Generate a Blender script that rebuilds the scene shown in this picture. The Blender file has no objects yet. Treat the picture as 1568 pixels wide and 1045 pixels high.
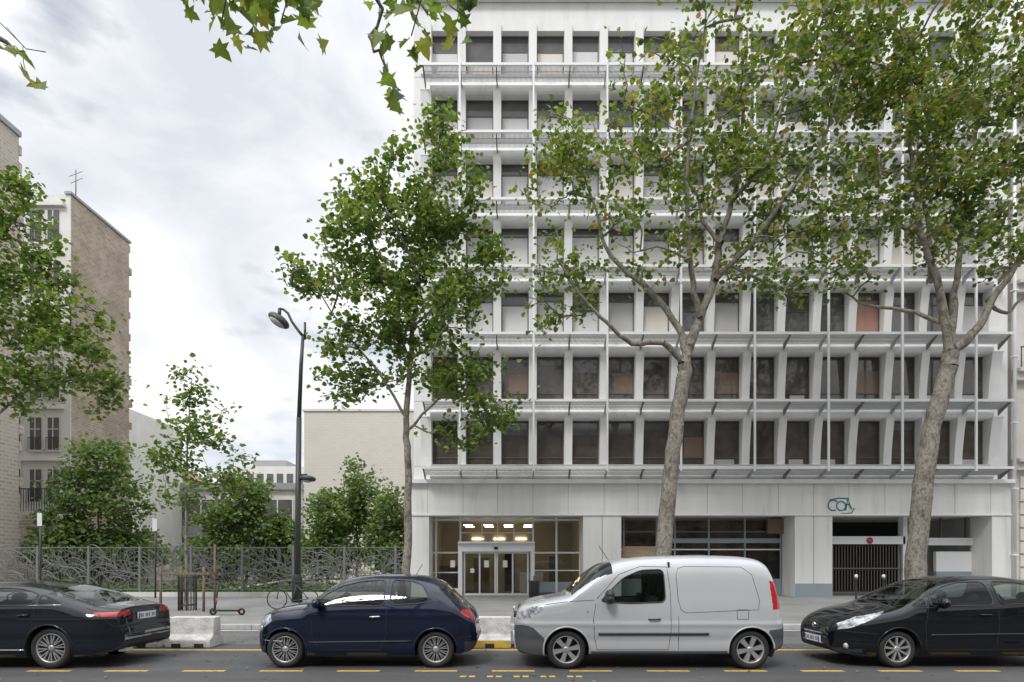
import bpy, math, random
import numpy as np
from mathutils import Vector
random.seed(7); rng=np.random.default_rng(7)
F=936.0; H=1.7; CX=784.0; CY=861.0
def S(px,py,Y): return ((px-CX)*Y/F, Y, H+(CY-py)*Y/F)
scene=bpy.context.scene
# ------------------------------------------------------------------ materials
def newmat(name):
    m=bpy.data.materials.new(name); m.use_nodes=True
    nt=m.node_tree; b=nt.nodes['Principled BSDF']; return m,nt,b
def plain(name,c,rough=0.5,metal=0.0,coat=0.0,spec=0.5,emis=None,es=0):
    m,nt,b=newmat(name)
    b.inputs['Base Color'].default_value=(*c,1); b.inputs['Roughness'].default_value=rough
    b.inputs['Metallic'].default_value=metal; b.inputs['Coat Weight'].default_value=coat
    b.inputs['Coat Roughness'].default_value=0.03
    b.inputs['Specular IOR Level'].default_value=spec
    if emis: b.inputs['Emission Color'].default_value=(*emis,1); b.inputs['Emission Strength'].default_value=es
    return m
def noisy(name,stops,scale=5,stretch=(1,1,1),rough=0.85,bump=0.0,bscale=None,detail=6,fine=0.0,spec=0.4,coat=0):
    m,nt,b=newmat(name); N=nt.nodes; L=nt.links
    tc=N.new('ShaderNodeTexCoord'); mp=N.new('ShaderNodeMapping'); mp.inputs['Scale'].default_value=stretch
    L.new(tc.outputs['Object'],mp.inputs['Vector'])
    n=N.new('ShaderNodeTexNoise'); n.inputs['Scale'].default_value=scale; n.inputs['Detail'].default_value=detail; n.inputs['Roughness'].default_value=0.6
    L.new(mp.outputs[0],n.inputs['Vector'])
    r=N.new('ShaderNodeValToRGB'); e=r.color_ramp.elements
    e[0].position=stops[0][0]; e[0].color=(*stops[0][1],1); e[1].position=stops[-1][0]; e[1].color=(*stops[-1][1],1)
    for p,c in stops[1:-1]:
        k=e.new(p); k.color=(*c,1)
    L.new(n.outputs['Fac'],r.inputs['Fac']); out=r.outputs['Color']
    if fine>0:
        n2=N.new('ShaderNodeTexNoise'); n2.inputs['Scale'].default_value=bscale or 60; n2.inputs['Detail'].default_value=3
        L.new(tc.outputs['Object'],n2.inputs['Vector'])
        mr=N.new('ShaderNodeMapRange'); mr.inputs['From Min'].default_value=0.3; mr.inputs['From Max'].default_value=0.7
        mr.inputs['To Min'].default_value=1-fine; mr.inputs['To Max'].default_value=1+fine
        L.new(n2.outputs['Fac'],mr.inputs['Value'])
        mx=N.new('ShaderNodeVectorMath'); mx.operation='SCALE'; L.new(out,mx.inputs[0]); L.new(mr.outputs[0],mx.inputs['Scale']); out=mx.outputs[0]
    L.new(out,b.inputs['Base Color'])
    b.inputs['Roughness'].default_value=rough; b.inputs['Specular IOR Level'].default_value=spec; b.inputs['Coat Weight'].default_value=coat
    if bump>0:
        nb=N.new('ShaderNodeTexNoise'); nb.inputs['Scale'].default_value=bscale or scale*6; nb.inputs['Detail'].default_value=4
        L.new(tc.outputs['Object'],nb.inputs['Vector'])
        bp=N.new('ShaderNodeBump'); bp.inputs['Strength'].default_value=bump; bp.inputs['Distance'].default_value=0.02
        L.new(nb.outputs['Fac'],bp.inputs['Height']); L.new(bp.outputs[0],b.inputs['Normal'])
    return m
def brickmat(name,c1,c2,mortar,scale,plane='YZ',bw=0.5,rh=0.25,patch=None,ms=0.02):
    m,nt,b=newmat(name); N=nt.nodes; L=nt.links
    tc=N.new('ShaderNodeTexCoord'); sp=N.new('ShaderNodeSeparateXYZ'); cb=N.new('ShaderNodeCombineXYZ')
    L.new(tc.outputs['Object'],sp.inputs[0]); L.new(sp.outputs['Y' if plane=='YZ' else 'X'],cb.inputs[0]); L.new(sp.outputs['Z'],cb.inputs[1])
    br=N.new('ShaderNodeTexBrick'); br.inputs['Scale'].default_value=scale
    br.inputs['Color1'].default_value=(*c1,1); br.inputs['Color2'].default_value=(*c2,1); br.inputs['Mortar'].default_value=(*mortar,1)
    br.inputs['Brick Width'].default_value=bw; br.inputs['Row Height'].default_value=rh; br.inputs['Mortar Size'].default_value=ms
    L.new(cb.outputs[0],br.inputs['Vector']); out=br.outputs['Color']
    n=N.new('ShaderNodeTexNoise'); n.inputs['Scale'].default_value=0.6; n.inputs['Detail'].default_value=8; n.inputs['Roughness'].default_value=0.7
    L.new(tc.outputs['Object'],n.inputs['Vector'])
    r=N.new('ShaderNodeValToRGB'); r.color_ramp.elements[0].position=0.42; r.color_ramp.elements[1].position=0.62
    L.new(n.outputs['Fac'],r.inputs['Fac'])
    mx=N.new('ShaderNodeMix'); mx.data_type='RGBA'
    L.new(out,mx.inputs[6]); mx.inputs[7].default_value=(*(patch or mortar),1)
    mu=N.new('ShaderNodeMath'); mu.operation='MULTIPLY'; mu.inputs[1].default_value=0.55; L.new(r.outputs['Color'],mu.inputs[0]); L.new(mu.outputs[0],mx.inputs[0])
    L.new(mx.outputs[2],b.inputs['Base Color']); b.inputs['Roughness'].default_value=0.9
    return m
def glassmat(name,tint,ior=1.5):
    m=bpy.data.materials.new(name); m.use_nodes=True; nt=m.node_tree; N=nt.nodes; L=nt.links; N.clear()
    o=N.new('ShaderNodeOutputMaterial'); t=N.new('ShaderNodeBsdfTransparent'); t.inputs[0].default_value=(*tint,1)
    g=N.new('ShaderNodeBsdfGlossy'); g.inputs['Roughness'].default_value=0.02
    fr=N.new('ShaderNodeFresnel'); fr.inputs[0].default_value=ior
    ge=N.new('ShaderNodeNewGeometry'); iv=N.new('ShaderNodeMath'); iv.operation='SUBTRACT'; iv.inputs[0].default_value=1.0; L.new(ge.outputs['Backfacing'],iv.inputs[1])
    mu=N.new('ShaderNodeMath'); mu.operation='MULTIPLY'; L.new(fr.outputs[0],mu.inputs[0]); L.new(iv.outputs[0],mu.inputs[1])
    mx=N.new('ShaderNodeMixShader'); L.new(mu.outputs[0],mx.inputs[0]); L.new(t.outputs[0],mx.inputs[1]); L.new(g.outputs[0],mx.inputs[2])
    L.new(mx.outputs[0],o.inputs[0]); return m
def leafmat(name,stops,trans=0.4,gain=1.12):
    m=bpy.data.materials.new(name); m.use_nodes=True; nt=m.node_tree; N=nt.nodes; L=nt.links; N.clear()
    stops=[(p,tuple(v*gain for v in c)) for p,c in stops]
    o=N.new('ShaderNodeOutputMaterial'); ge=N.new('ShaderNodeNewGeometry'); r=N.new('ShaderNodeValToRGB'); e=r.color_ramp.elements
    e[0].position=stops[0][0]; e[0].color=(*stops[0][1],1); e[1].position=stops[-1][0]; e[1].color=(*stops[-1][1],1)
    for p,c in stops[1:-1]:
        k=e.new(p); k.color=(*c,1)
    L.new(ge.outputs['Random Per Island'],r.inputs[0])
    d=N.new('ShaderNodeBsdfPrincipled'); d.inputs['Roughness'].default_value=0.45; d.inputs['Specular IOR Level'].default_value=0.4
    t=N.new('ShaderNodeBsdfTranslucent'); L.new(r.outputs[0],d.inputs['Base Color'])
    v=N.new('ShaderNodeVectorMath'); v.operation='MULTIPLY'; v.inputs[1].default_value=(1.7,1.7,0.7); L.new(r.outputs[0],v.inputs[0]); L.new(v.outputs[0],t.inputs[0])
    mx=N.new('ShaderNodeMixShader'); mx.inputs[0].default_value=trans; L.new(d.outputs[0],mx.inputs[1]); L.new(t.outputs[0],mx.inputs[2]); L.new(mx.outputs[0],o.inputs[0]); return m

M={}
M['white']=noisy('white_painted_concrete',[(0.28,(0.68,0.68,0.67)),(0.42,(0.765,0.765,0.76)),(0.6,(0.81,0.81,0.805)),(0.75,(0.83,0.83,0.825))],scale=1.0,stretch=(1.8,1.6,0.3),rough=0.75,bump=0.06,bscale=30,detail=8)
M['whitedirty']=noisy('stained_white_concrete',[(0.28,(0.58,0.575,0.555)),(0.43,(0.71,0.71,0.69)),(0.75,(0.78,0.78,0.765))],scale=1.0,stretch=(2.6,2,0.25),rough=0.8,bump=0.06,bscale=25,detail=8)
M['frame']=plain('white_metal',(0.78,0.79,0.8),0.4)
M['slat']=plain('grey_louvre_metal',(0.44,0.44,0.45),0.5)
M['arm']=plain('bracket_metal',(0.2,0.18,0.18),0.5)
M['joint']=plain('panel_joint',(0.36,0.36,0.35),0.9)
M['dark']=plain('dark_interior',(0.03,0.028,0.026),0.9)
M['brown']=noisy('brown_tinted_glass',[(0.3,(0.055,0.046,0.042)),(0.5,(0.075,0.063,0.056)),(0.7,(0.11,0.092,0.082))],scale=2.2,detail=4,rough=0.06,spec=0.8)
M['dglass']=noisy('dark_window_glass',[(0.3,(0.075,0.075,0.078)),(0.7,(0.13,0.125,0.125))],scale=1.6,detail=4,rough=0.05,spec=0.8)
M['blind']=plain('window_blind_light',(0.62,0.61,0.61),0.5,coat=0.5)
M['blind2']=plain('window_blind_grey',(0.48,0.47,0.47),0.5,coat=0.5)
M['blind3']=plain('window_blind_cream',(0.68,0.64,0.58),0.5,coat=0.5)
M['redcur']=plain('red_curtain',(0.38,0.19,0.15),0.6,coat=0.5)
M['tan']=plain('tan_shade',(0.19,0.13,0.095),0.6,coat=0.5)
M['wframe']=plain('window_frame_dark',(0.12,0.11,0.105),0.5)
M['asphalt']=noisy('asphalt',[(0.3,(0.058,0.059,0.062)),(0.5,(0.078,0.079,0.082)),(0.7,(0.1,0.1,0.102))],scale=0.8,stretch=(0.4,2,1),rough=0.8,bump=0.4,bscale=140,fine=0.4)
M['cycle']=noisy('cycle_lane_asphalt',[(0.3,(0.1,0.1,0.103)),(0.7,(0.15,0.15,0.15))],scale=0.8,rough=0.85,bump=0.3,bscale=120,fine=0.25)
M['pave']=noisy('pavement_asphalt',[(0.3,(0.19,0.19,0.188)),(0.5,(0.24,0.24,0.235)),(0.7,(0.29,0.285,0.28))],scale=0.5,rough=0.9,bump=0.25,bscale=90,fine=0.18)
M['kerb']=noisy('granite_kerb',[(0.3,(0.34,0.34,0.33)),(0.7,(0.48,0.47,0.46))],scale=3,rough=0.8,fine=0.15,bscale=50)
M['earth']=noisy('earth',[(0.3,(0.08,0.1,0.04)),(0.5,(0.14,0.15,0.07)),(0.7,(0.24,0.21,0.14))],scale=0.7,rough=0.95,fine=0.3,bscale=20)
M['path']=noisy('gravel_path',[(0.3,(0.5,0.48,0.42)),(0.7,(0.62,0.6,0.55))],scale=2,rough=0.95,fine=0.1)
M['yellow']=noisy('yellow_road_paint',[(0.38,(0.5,0.31,0.06)),(0.52,(0.62,0.4,0.07)),(0.66,(0.2,0.17,0.09))],scale=11,rough=0.7)
M['wpaint']=noisy('white_road_paint',[(0.35,(0.4,0.4,0.4)),(0.6,(0.65,0.65,0.64))],scale=9,rough=0.7)
M['concrete']=noisy('barrier_concrete',[(0.3,(0.36,0.35,0.34)),(0.5,(0.54,0.53,0.52)),(0.7,(0.62,0.61,0.6))],scale=4.5,stretch=(1,1,1.6),rough=0.85,bump=0.3,bscale=30,fine=.12,detail=8)
M['yconc']=noisy('yellow_painted_concrete',[(0.3,(0.45,0.3,0.05)),(0.7,(0.68,0.45,0.07))],scale=4,rough=0.8)
M['bark']=noisy('plane_bark',[(0.32,(0.1,0.09,0.072)),(0.44,(0.17,0.157,0.13)),(0.55,(0.27,0.25,0.21)),(0.68,(0.12,0.108,0.085))],scale=6,stretch=(1,1,0.6),rough=0.9,bump=0.5,bscale=14,detail=5,fine=.25)
M['twig']=plain('twig_bark',(0.11,0.1,0.08),0.9)
M['leaf']=leafmat('plane_leaves',[(0.0,(0.055,0.095,0.022)),(0.35,(0.11,0.165,0.04)),(0.7,(0.17,0.22,0.055)),(0.9,(0.25,0.27,0.08)),(1.0,(0.28,0.18,0.07))])
M['leaf2']=leafmat('green_leaves',[(0.0,(0.05,0.095,0.025)),(0.5,(0.115,0.175,0.045)),(0.95,(0.2,0.26,0.075)),(1.0,(0.3,0.26,0.08))])
M['leaf3']=leafmat('dark_leaves',[(0.0,(0.055,0.1,0.035)),(0.5,(0.11,0.17,0.06)),(1.0,(0.19,0.25,0.1))])
M['fence']=plain('fence_steel',(0.19,0.19,0.185),0.5,metal=0.2)
M['lamp']=plain('lamp_paint',(0.045,0.05,0.05),0.45)
M['lampglass']=plain('lamp_glass',(0.45,0.47,0.48),0.2,coat=0.5)
M['wood']=noisy('stake_wood',[(0.3,(0.14,0.1,0.07)),(0.7,(0.25,0.19,0.13))],scale=5,stretch=(3,3,0.5),rough=0.9)
M['ply']=noisy('plywood',[(0.3,(0.38,0.28,0.18)),(0.7,(0.5,0.38,0.25))],scale=2,stretch=(1,1,4),rough=0.8)
M['paper']=plain('paper',(0.75,0.75,0.74),0.7)
M['black']=plain('black_rubber',(0.022,0.022,0.022),0.7)
M['bplastic']=plain('black_plastic',(0.03,0.03,0.032),0.5)
M['gplastic']=plain('grey_plastic',(0.075,0.078,0.085),0.55)
M['chrome']=plain('chrome',(0.75,0.75,0.76),0.12,metal=1)
M['alloy']=plain('alloy_wheel',(0.46,0.47,0.48),0.35,metal=0.6)
M['alloyd']=plain('brake_disc',(0.06,0.06,0.062),0.4,metal=0.5)
M['red']=plain('tail_light_red',(0.42,0.015,0.018),0.15,coat=1)
M['lens']=noisy('headlight_lens',[(0.35,(0.16,0.17,0.19)),(0.6,(0.5,0.52,0.55))],scale=14,detail=1,rough=0.1,coat=1)
M['orange']=plain('orange_plastic',(0.5,0.14,0.04),0.4)
M['teal']=plain('graffiti_paint',(0.01,0.2,0.22),0.6)
M['plate']=plain('number_plate',(0.7,0.71,0.72),0.4)
M['blue']=plain('plate_blue',(0.02,0.06,0.4),0.4)
M['carglass']=glassmat('car_glass',(0.5,0.54,0.52))
M['shopglass']=glassmat('shop_glass',(0.8,0.82,0.82))
M['seat']=plain('seat_fabric',(0.04,0.04,0.042),0.9)
M['seatl']=plain('seat_ivory',(0.4,0.38,0.34),0.8)
M['sign_red']=plain('sign_red',(0.4,0.06,0.08),0.5)
M['warm']=plain('lit_ceiling_lamp',(0.9,0.75,0.45),0.5,emis=(1.0,0.8,0.5),es=7.0)
M['inner']=plain('lobby_wall',(0.55,0.49,0.39),0.8)
M['innerb']=noisy('shop_interior_wood',[(0.35,(0.08,0.065,0.055)),(0.52,(0.3,0.21,0.15)),(0.7,(0.14,0.11,0.09))],scale=.8,stretch=(1,1,2),rough=.8)
M['bgrey']=plain('bluegrey_panel',(0.27,0.32,0.35),0.5)
M['stone']=noisy('limestone',[(0.3,(0.54,0.52,0.48)),(0.7,(0.68,0.66,0.62))],scale=1.2,rough=0.9,fine=0.06)
M['render']=noisy('cream_render',[(0.3,(0.64,0.63,0.6)),(0.7,(0.76,0.755,0.73))],scale=0.8,stretch=(1,1,0.5),rough=0.9)
M['brickA']=brickmat('old_brick_wall',(0.31,0.23,0.17),(0.47,0.375,0.3),(0.45,0.41,0.36),1.0,'YZ',0.42,0.16,patch=(0.23,0.18,0.14),ms=0.03)
M['brickB']=brickmat('rubble_wall',(0.38,0.31,0.25),(0.52,0.46,0.4),(0.56,0.52,0.47),1.0,'YZ',0.4,0.18,patch=(0.5,0.46,0.42),ms=0.04)
M['brickC']=brickmat('pale_brick_wall',(0.62,0.59,0.53),(0.66,0.63,0.58),(0.56,0.53,0.48),1.0,'XZ',0.44,0.2,patch=(0.66,0.635,0.59),ms=0.012)
M['tile']=noisy('roof_tiles',[(0.3,(0.24,0.14,0.09)),(0.7,(0.36,0.24,0.16))],scale=3,rough=0.9)
M['zinc']=plain('zinc',(0.32,0.33,0.35),0.5,metal=0.3)
M['ochre']=plain('ochre_render',(0.56,0.49,0.34),0.9)
M['stoneB']=noisy('opposite_stone',[(0.3,(0.3,0.28,0.25)),(0.7,(0.4,0.38,0.34))],scale=1,rough=0.9)
# ------------------------------------------------------------------ mesh builder
def empty(name):
    o=bpy.data.objects.new(name,None); scene.collection.objects.link(o); return o
class MB:
    def __init__(s): s.v=[];s.f=[];s.m=[];s.s=[];s.mats=[]
    def mi(s,mat):
        if isinstance(mat,str): mat=M[mat]
        if mat not in s.mats: s.mats.append(mat)
        return s.mats.index(mat)
    def add(s,vs,fs,mat,smooth=False):
        b=len(s.v); s.v+= [tuple(p) for p in vs]; k=s.mi(mat)
        for f in fs: s.f.append(tuple(b+i for i in f)); s.m.append(k); s.s.append(smooth)
    def box(s,x0,x1,y0,y1,z0,z1,mat):
        s.add([(x0,y0,z0),(x1,y0,z0),(x1,y1,z0),(x0,y1,z0),(x0,y0,z1),(x1,y0,z1),(x1,y1,z1),(x0,y1,z1)],
              [(0,3,2,1),(4,5,6,7),(0,1,5,4),(1,2,6,5),(2,3,7,6),(3,0,4,7)],mat)
    def poly(s,pts,mat): s.add(pts,[tuple(range(len(pts)))],mat)
    def prism(s,pts,ext,mat,smooth=False):
        n=len(pts); q=[tuple(p[i]+ext[i] for i in range(3)) for p in pts]
        s.add(list(pts)+q,[tuple(range(n))[::-1],tuple(range(n,2*n))]+[(i,(i+1)%n,n+(i+1)%n,n+i) for i in range(n)],mat,smooth)
    def tube(s,pts,r,mat,sides=6,cap=True):
        pts=[Vector(p) for p in pts]; n=len(pts); rr=r if hasattr(r,'__len__') else [r]*n
        vs=[];fs=[]; prev=None
        for i,p in enumerate(pts):
            t=(pts[min(i+1,n-1)]-pts[max(i-1,0)])
            if t.length<1e-9: t=Vector((0,0,1))
            t.normalize()
            if prev is None:
                a=Vector((0,0,1)) if abs(t.z)<0.9 else Vector((1,0,0)); u=t.cross(a).normalized()
            else:
                u=(prev-t*prev.dot(t))
                u=u.normalized() if u.length>1e-6 else prev
            prev=u; w=t.cross(u)
            for k in range(sides):
                an=2*math.pi*k/sides; vs.append(p+(u*math.cos(an)+w*math.sin(an))*rr[i])
        for i in range(n-1):
            for k in range(sides):
                k2=(k+1)%sides; fs.append((i*sides+k,i*sides+k2,(i+1)*sides+k2,(i+1)*sides+k))
        if cap: fs.append(tuple(range(sides))[::-1]); fs.append(tuple((n-1)*sides+k for k in range(sides)))
        s.add(vs,fs,mat,True)
    def lathe(s,prof,c,axis,mat,seg=32,smooth=True):
        vs=[];fs=[];n=len(prof)
        for k in range(seg):
            a=2*math.pi*k/seg; ca,sa=math.cos(a),math.sin(a)
            for r,h in prof:
                if axis=='Z': vs.append((c[0]+r*ca,c[1]+r*sa,c[2]+h))
                else: vs.append((c[0]+r*ca,c[1]+h,c[2]+r*sa))
        for k in range(seg):
            k2=(k+1)%seg
            for i in range(n-1): fs.append((k*n+i,k2*n+i,k2*n+i+1,k*n+i+1))
        s.add(vs,fs,mat,smooth)
    def ball(s,c,r,mat,seg=16,rot=0):
        vs=[];fs=[];R=seg//2
        for i in range(R+1):
            ph=math.pi*i/R
            for k in range(seg):
                a=2*math.pi*k/seg; x=r[0]*math.sin(ph)*math.cos(a); y=r[1]*math.sin(ph)*math.sin(a); z=r[2]*math.cos(ph)
                x,z=x*math.cos(rot)-z*math.sin(rot),x*math.sin(rot)+z*math.cos(rot)
                vs.append((c[0]+x,c[1]+y,c[2]+z))
        for i in range(R):
            for k in range(seg): fs.append((i*seg+k,(i+1)*seg+k,(i+1)*seg+(k+1)%seg,i*seg+(k+1)%seg))
        s.add(vs,fs,mat,True)
    def build(s,name,parent=None,bevel=0):
        me=bpy.data.meshes.new(name); me.from_pydata(s.v,[],s.f)
        for m in s.mats: me.materials.append(m)
        me.polygons.foreach_set('material_index',s.m); me.polygons.foreach_set('use_smooth',s.s); me.update()
        o=bpy.data.objects.new(name,me); scene.collection.objects.link(o)
        if parent: o.parent=parent
        if bevel:
            b=o.modifiers.new('bevel','BEVEL'); b.width=bevel; b.segments=2; b.limit_method='ANGLE'
        return o
def fastmesh(name,V,loops,starts,mats,mi=None,smooth=False,parent=None):
    me=bpy.data.meshes.new(name); me.vertices.add(len(V)); me.vertices.foreach_set('co',np.asarray(V,dtype=np.float32).ravel())
    me.loops.add(len(loops)); me.loops.foreach_set('vertex_index',np.asarray(loops,dtype=np.int32))
    me.polygons.add(len(starts)); me.polygons.foreach_set('loop_start',np.asarray(starts,dtype=np.int32))
    for m in mats: me.materials.append(m)
    if mi is not None: me.polygons.foreach_set('material_index',np.asarray(mi,dtype=np.int32))
    me.polygons.foreach_set('use_smooth',np.full(len(starts),smooth,dtype=bool))
    me.update(calc_edges=True); me.validate()
    o=bpy.data.objects.new(name,me); scene.collection.objects.link(o)
    if parent: o.parent=parent
    return o
# ------------------------------------------------------------------ leaves / trees
LEAF6=np.array([(0,-0.5,0),(0.38,-0.2,0.05),(0.42,0.2,0.08),(0,0.55,-0.05),(-0.42,0.2,0.08),(-0.38,-0.2,0.05)])
LOBED=np.array([(0,-0.42,0),(0.12,-0.3,0),(0.42,-0.34,0.04),(0.3,-0.1,0.02),(0.55,0.1,0.07),(0.24,0.14,0.02),(0.2,0.32,0.03),(0,0.6,-0.06),(-0.2,0.32,0.03),(-0.24,0.14,0.02),(-0.55,0.1,0.07),(-0.3,-0.1,0.02),(-0.42,-0.34,0.04),(-0.12,-0.3,0)])
def leaves(name,P,size,mat,parent,template=LEAF6,flat=0.6):
    n=len(P); K=len(template)
    nz=rng.normal(size=(n,3)); nz[:,2]=np.abs(nz[:,2])+flat; nz/=np.linalg.norm(nz,axis=1)[:,None]
    a=rng.normal(size=(n,3)); ux=np.cross(nz,a); ux/=np.linalg.norm(ux,axis=1)[:,None]; uy=np.cross(nz,ux)
    sz=size*rng.uniform(0.6,1.25,size=n)[:,None,None]
    V=P[:,None,:]+sz*(template[None,:,0,None]*ux[:,None,:]+template[None,:,1,None]*uy[:,None,:]+template[None,:,2,None]*2*nz[:,None,:])
    V=V.reshape(-1,3); loops=np.arange(n*K); starts=np.arange(n)*K
    return fastmesh(name,V,loops,starts,[mat],parent=parent)
def skeleton_mesh(name,pos,par,rad,mat,parent,sides=7):
    pos=np.array(pos); n=len(pos); cnt=0; allV=[]; allL=[]
    ang=np.arange(sides)*2*np.pi/sides
    for i in range(n):
        p=par[i]
        if p<0: continue
        a=pos[p]; b=pos[i]; t=b-a; l=np.linalg.norm(t)
        if l<1e-5: continue
        t=t/l; u=np.cross(t,(0.31,0.92,0.22)); u/=np.linalg.norm(u); w=np.cross(t,u)
        ra=min(rad[p],rad[i]*1.35); rb=rad[i]
        c=np.cos(ang)[:,None]*u+np.sin(ang)[:,None]*w
        allV.append(a-t*ra*0.15+c*ra); allV.append(b+t*rb*0.15+c*rb)
        for k in range(sides):
            k2=(k+1)%sides; allL+= [cnt+k,cnt+k2,cnt+sides+k2,cnt+sides+k]
        cnt+=2*sides
    V=np.concatenate(allV); return fastmesh(name,V,allL,np.arange(len(allL)//4)*4,[mat],smooth=True,parent=parent)
def tree(name,Y,limbs,ells,ntips,lpt,lsize,lmat='leaf',bark='bark',sigma=0.3,tipr=0.012,depth=1.0,world=False,template=LEAF6,step=0.5):
    pos=[];par=[];fixr=[]
    for pts,yoff,r0,r1 in limbs:
        n=len(pts); W=[]
        for i,p in enumerate(pts):
            if world: W.append(np.array(p,float))
            else:
                yy=Y+yoff*(i/(max(n-1,1))); x,y,z=S(p[0],p[1],Y); z=max(z,0.1); W.append(np.array((x,yy,z)))
        dens=[]
        for i in range(n-1):
            p0=W[max(i-1,0)];p1=W[i];p2=W[i+1];p3=W[min(i+2,n-1)]
            for k in range(4):
                t=k/4; dens.append((0.5*((2*p1)+(-p0+p2)*t+(2*p0-5*p1+4*p2-p3)*t*t+(-p0+3*p1-3*p2+p3)*t**3),(i+t)/(n-1)))
        dens.append((W[-1],1.0))
        if pos:
            d=np.linalg.norm(np.array(pos)-dens[0][0],axis=1); prev=int(d.argmin())
        else: prev=-1
        for q,t in dens:
            if prev>=0: q=q+rng.normal(size=3)*0.02
            pos.append(q);par.append(prev);fixr.append((r0+(r1-r0)*t)*(1+rng.normal()*0.03));prev=len(pos)-1
    nbase=len(pos)
    wts=np.array([e[2]*e[3] for e in ells],float);wts/=wts.sum()
    tips=[]
    for k in rng.choice(len(ells),size=ntips,p=wts):
        e=ells[k]; v=rng.normal(size=3); v/=np.linalg.norm(v); v*=rng.uniform(0.25,1)**(0.5)
        if world: tips.append(np.array(e[4])+v*np.array((e[2],e[2],e[3])))
        else:
            x,y,z=S(e[0],e[1],Y); s=Y/F
            tips.append(np.array((x+v[0]*e[2]*s,y+v[1]*e[2]*s*depth,z+v[2]*e[3]*s)))
    tips=np.array(tips)
    d0=np.min(np.linalg.norm(tips[:,None,:]-np.array(pos)[None,:,:],axis=2),axis=1)
    tips=tips[np.argsort(d0)]
    PA=np.zeros((60000,3)); PA[:len(pos)]=pos; cnt=len(pos)
    endn=[]; LP=[]; lo=nbase//4
    for t in tips:
        dd=PA[lo:cnt]-t; d=np.sqrt((dd**2).sum(1))+np.maximum(0,dd[:,2])*0.8
        j=int(d.argmin())+lo; a=PA[j].copy(); L=np.linalg.norm(t-a); ns=max(2,int(L/step))
        prev=j; bow=rng.normal(size=3)*0.12*L; bow[2]+=0.05*L
        for k in range(1,ns+1):
            u=k/ns; q=a+(t-a)*u+bow*4*u*(1-u)*0.5+ (rng.normal(size=3)*0.04 if k<ns else 0)
            PA[cnt]=q; pos.append(q); par.append(prev); fixr.append(0); prev=cnt; cnt+=1
        endn.append(prev)
        n=max(1,int(lpt*rng.uniform(0.2,1.8)))
        uu=rng.uniform(max(0,1-1.0/max(L,0.5)),1.08,size=n)[:,None]
        c=a+(t-a)*uu
        LP.append(c+rng.normal(size=(n,3))*sigma*np.array((1,1,0.75)))
    cntt=np.zeros(len(pos))
    for e in endn:
        i=e
        while i>=0: cntt[i]+=1; i=par[i]
    rad=tipr*np.maximum(cntt,1)**0.42
    for i in range(nbase): rad[i]=fixr[i]
    E=empty(name)
    skeleton_mesh('trunk_and_limbs',pos,par,rad,M[bark],E)
    if LP: leaves('foliage',np.concatenate(LP),lsize,M[lmat],E,template=template)
    return E
# ------------------------------------------------------------------ ground
g=MB(); g.poly([(-900,-900,0),(900,-900,0),(900,1500,0),(-900,1500,0)],'earth'); g.build('ground')
g=MB(); g.poly([(-120,-12,0.004),(120,-12,0.004),(120,12.6,0.004),(-120,12.6,0.004)],'asphalt'); g.build('road')
g=MB(); g.poly([(-120,12.6,0.004),(120,12.6,0.004),(120,15.35,0.004),(-120,15.35,0.004)],'cycle'); g.build('cycle_lane')
g=MB()
x=-60.0
while x<60: g.box(x,x+0.98,15.35,15.62,0,0.125,'kerb'); x+=0.99
g.build('kerb',bevel=0.012)
g=MB(); g.box(-120,120,15.625,28.2,0,0.12,'pave'); g.box(-4.4,26,28.2,34,0,0.121,'pave'); g.box(-120,120,-26,-12,0,0.12,'pave')
g.build('pavement')
g=MB(); g.poly([(-40,28.2,0.1),(-4.4,28.2,0.1),(-4.4,60,0.1),(-40,60,0.1)],'earth'); g.build('garden_soil')
g=MB(); g.poly([(-26,29.2,0.108),(-17,28.8,0.108),(-8,30.5,0.108),(-5,31,0.108),(-5,33,0.108),(-8,32.5,0.108),(-16,31.2,0.108),(-26,31.4,0.108)],'path')
g.prism([(-15.5,30.5,0.1),(-11.5,32.5,0.75),(-9.5,33.3,0.75),(-9.5,34.5,0.7),(-12,33.8,0.7),(-15.5,31.8,0.1)],(0,0,0.1),'path'); g.build('garden_path')
g=MB()
for k in range(-9,16):
    x=(75-784)/98.5+k*1.203; g.box(x-0.33,x+0.33,9.46,9.56,0.004,0.009,'yellow')
g.box(-30,30,11.72,11.84,0.004,0.009,'yellow')
g.box(-30,30,15.1,15.2,0.004,0.009,'wpaint')
for i in range(16):
    if i%3: g.box(-0.9+0.132*i,-0.81+0.132*i,9.0,9.1,0.004,0.009,'yellow')
g.build('road_marking')
g=MB()
for (x,y,w_,d) in [(-14,17,2.2,0.6),(-6,20,1.5,1.5),(2,22,2.5,1.0),(9,17.5,3,0.7),(16,24,2,1.2)]:
    g.box(x,x+w_,y,y+d,0.12,0.124,'cycle')
g.build('pavement_patch')
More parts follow.
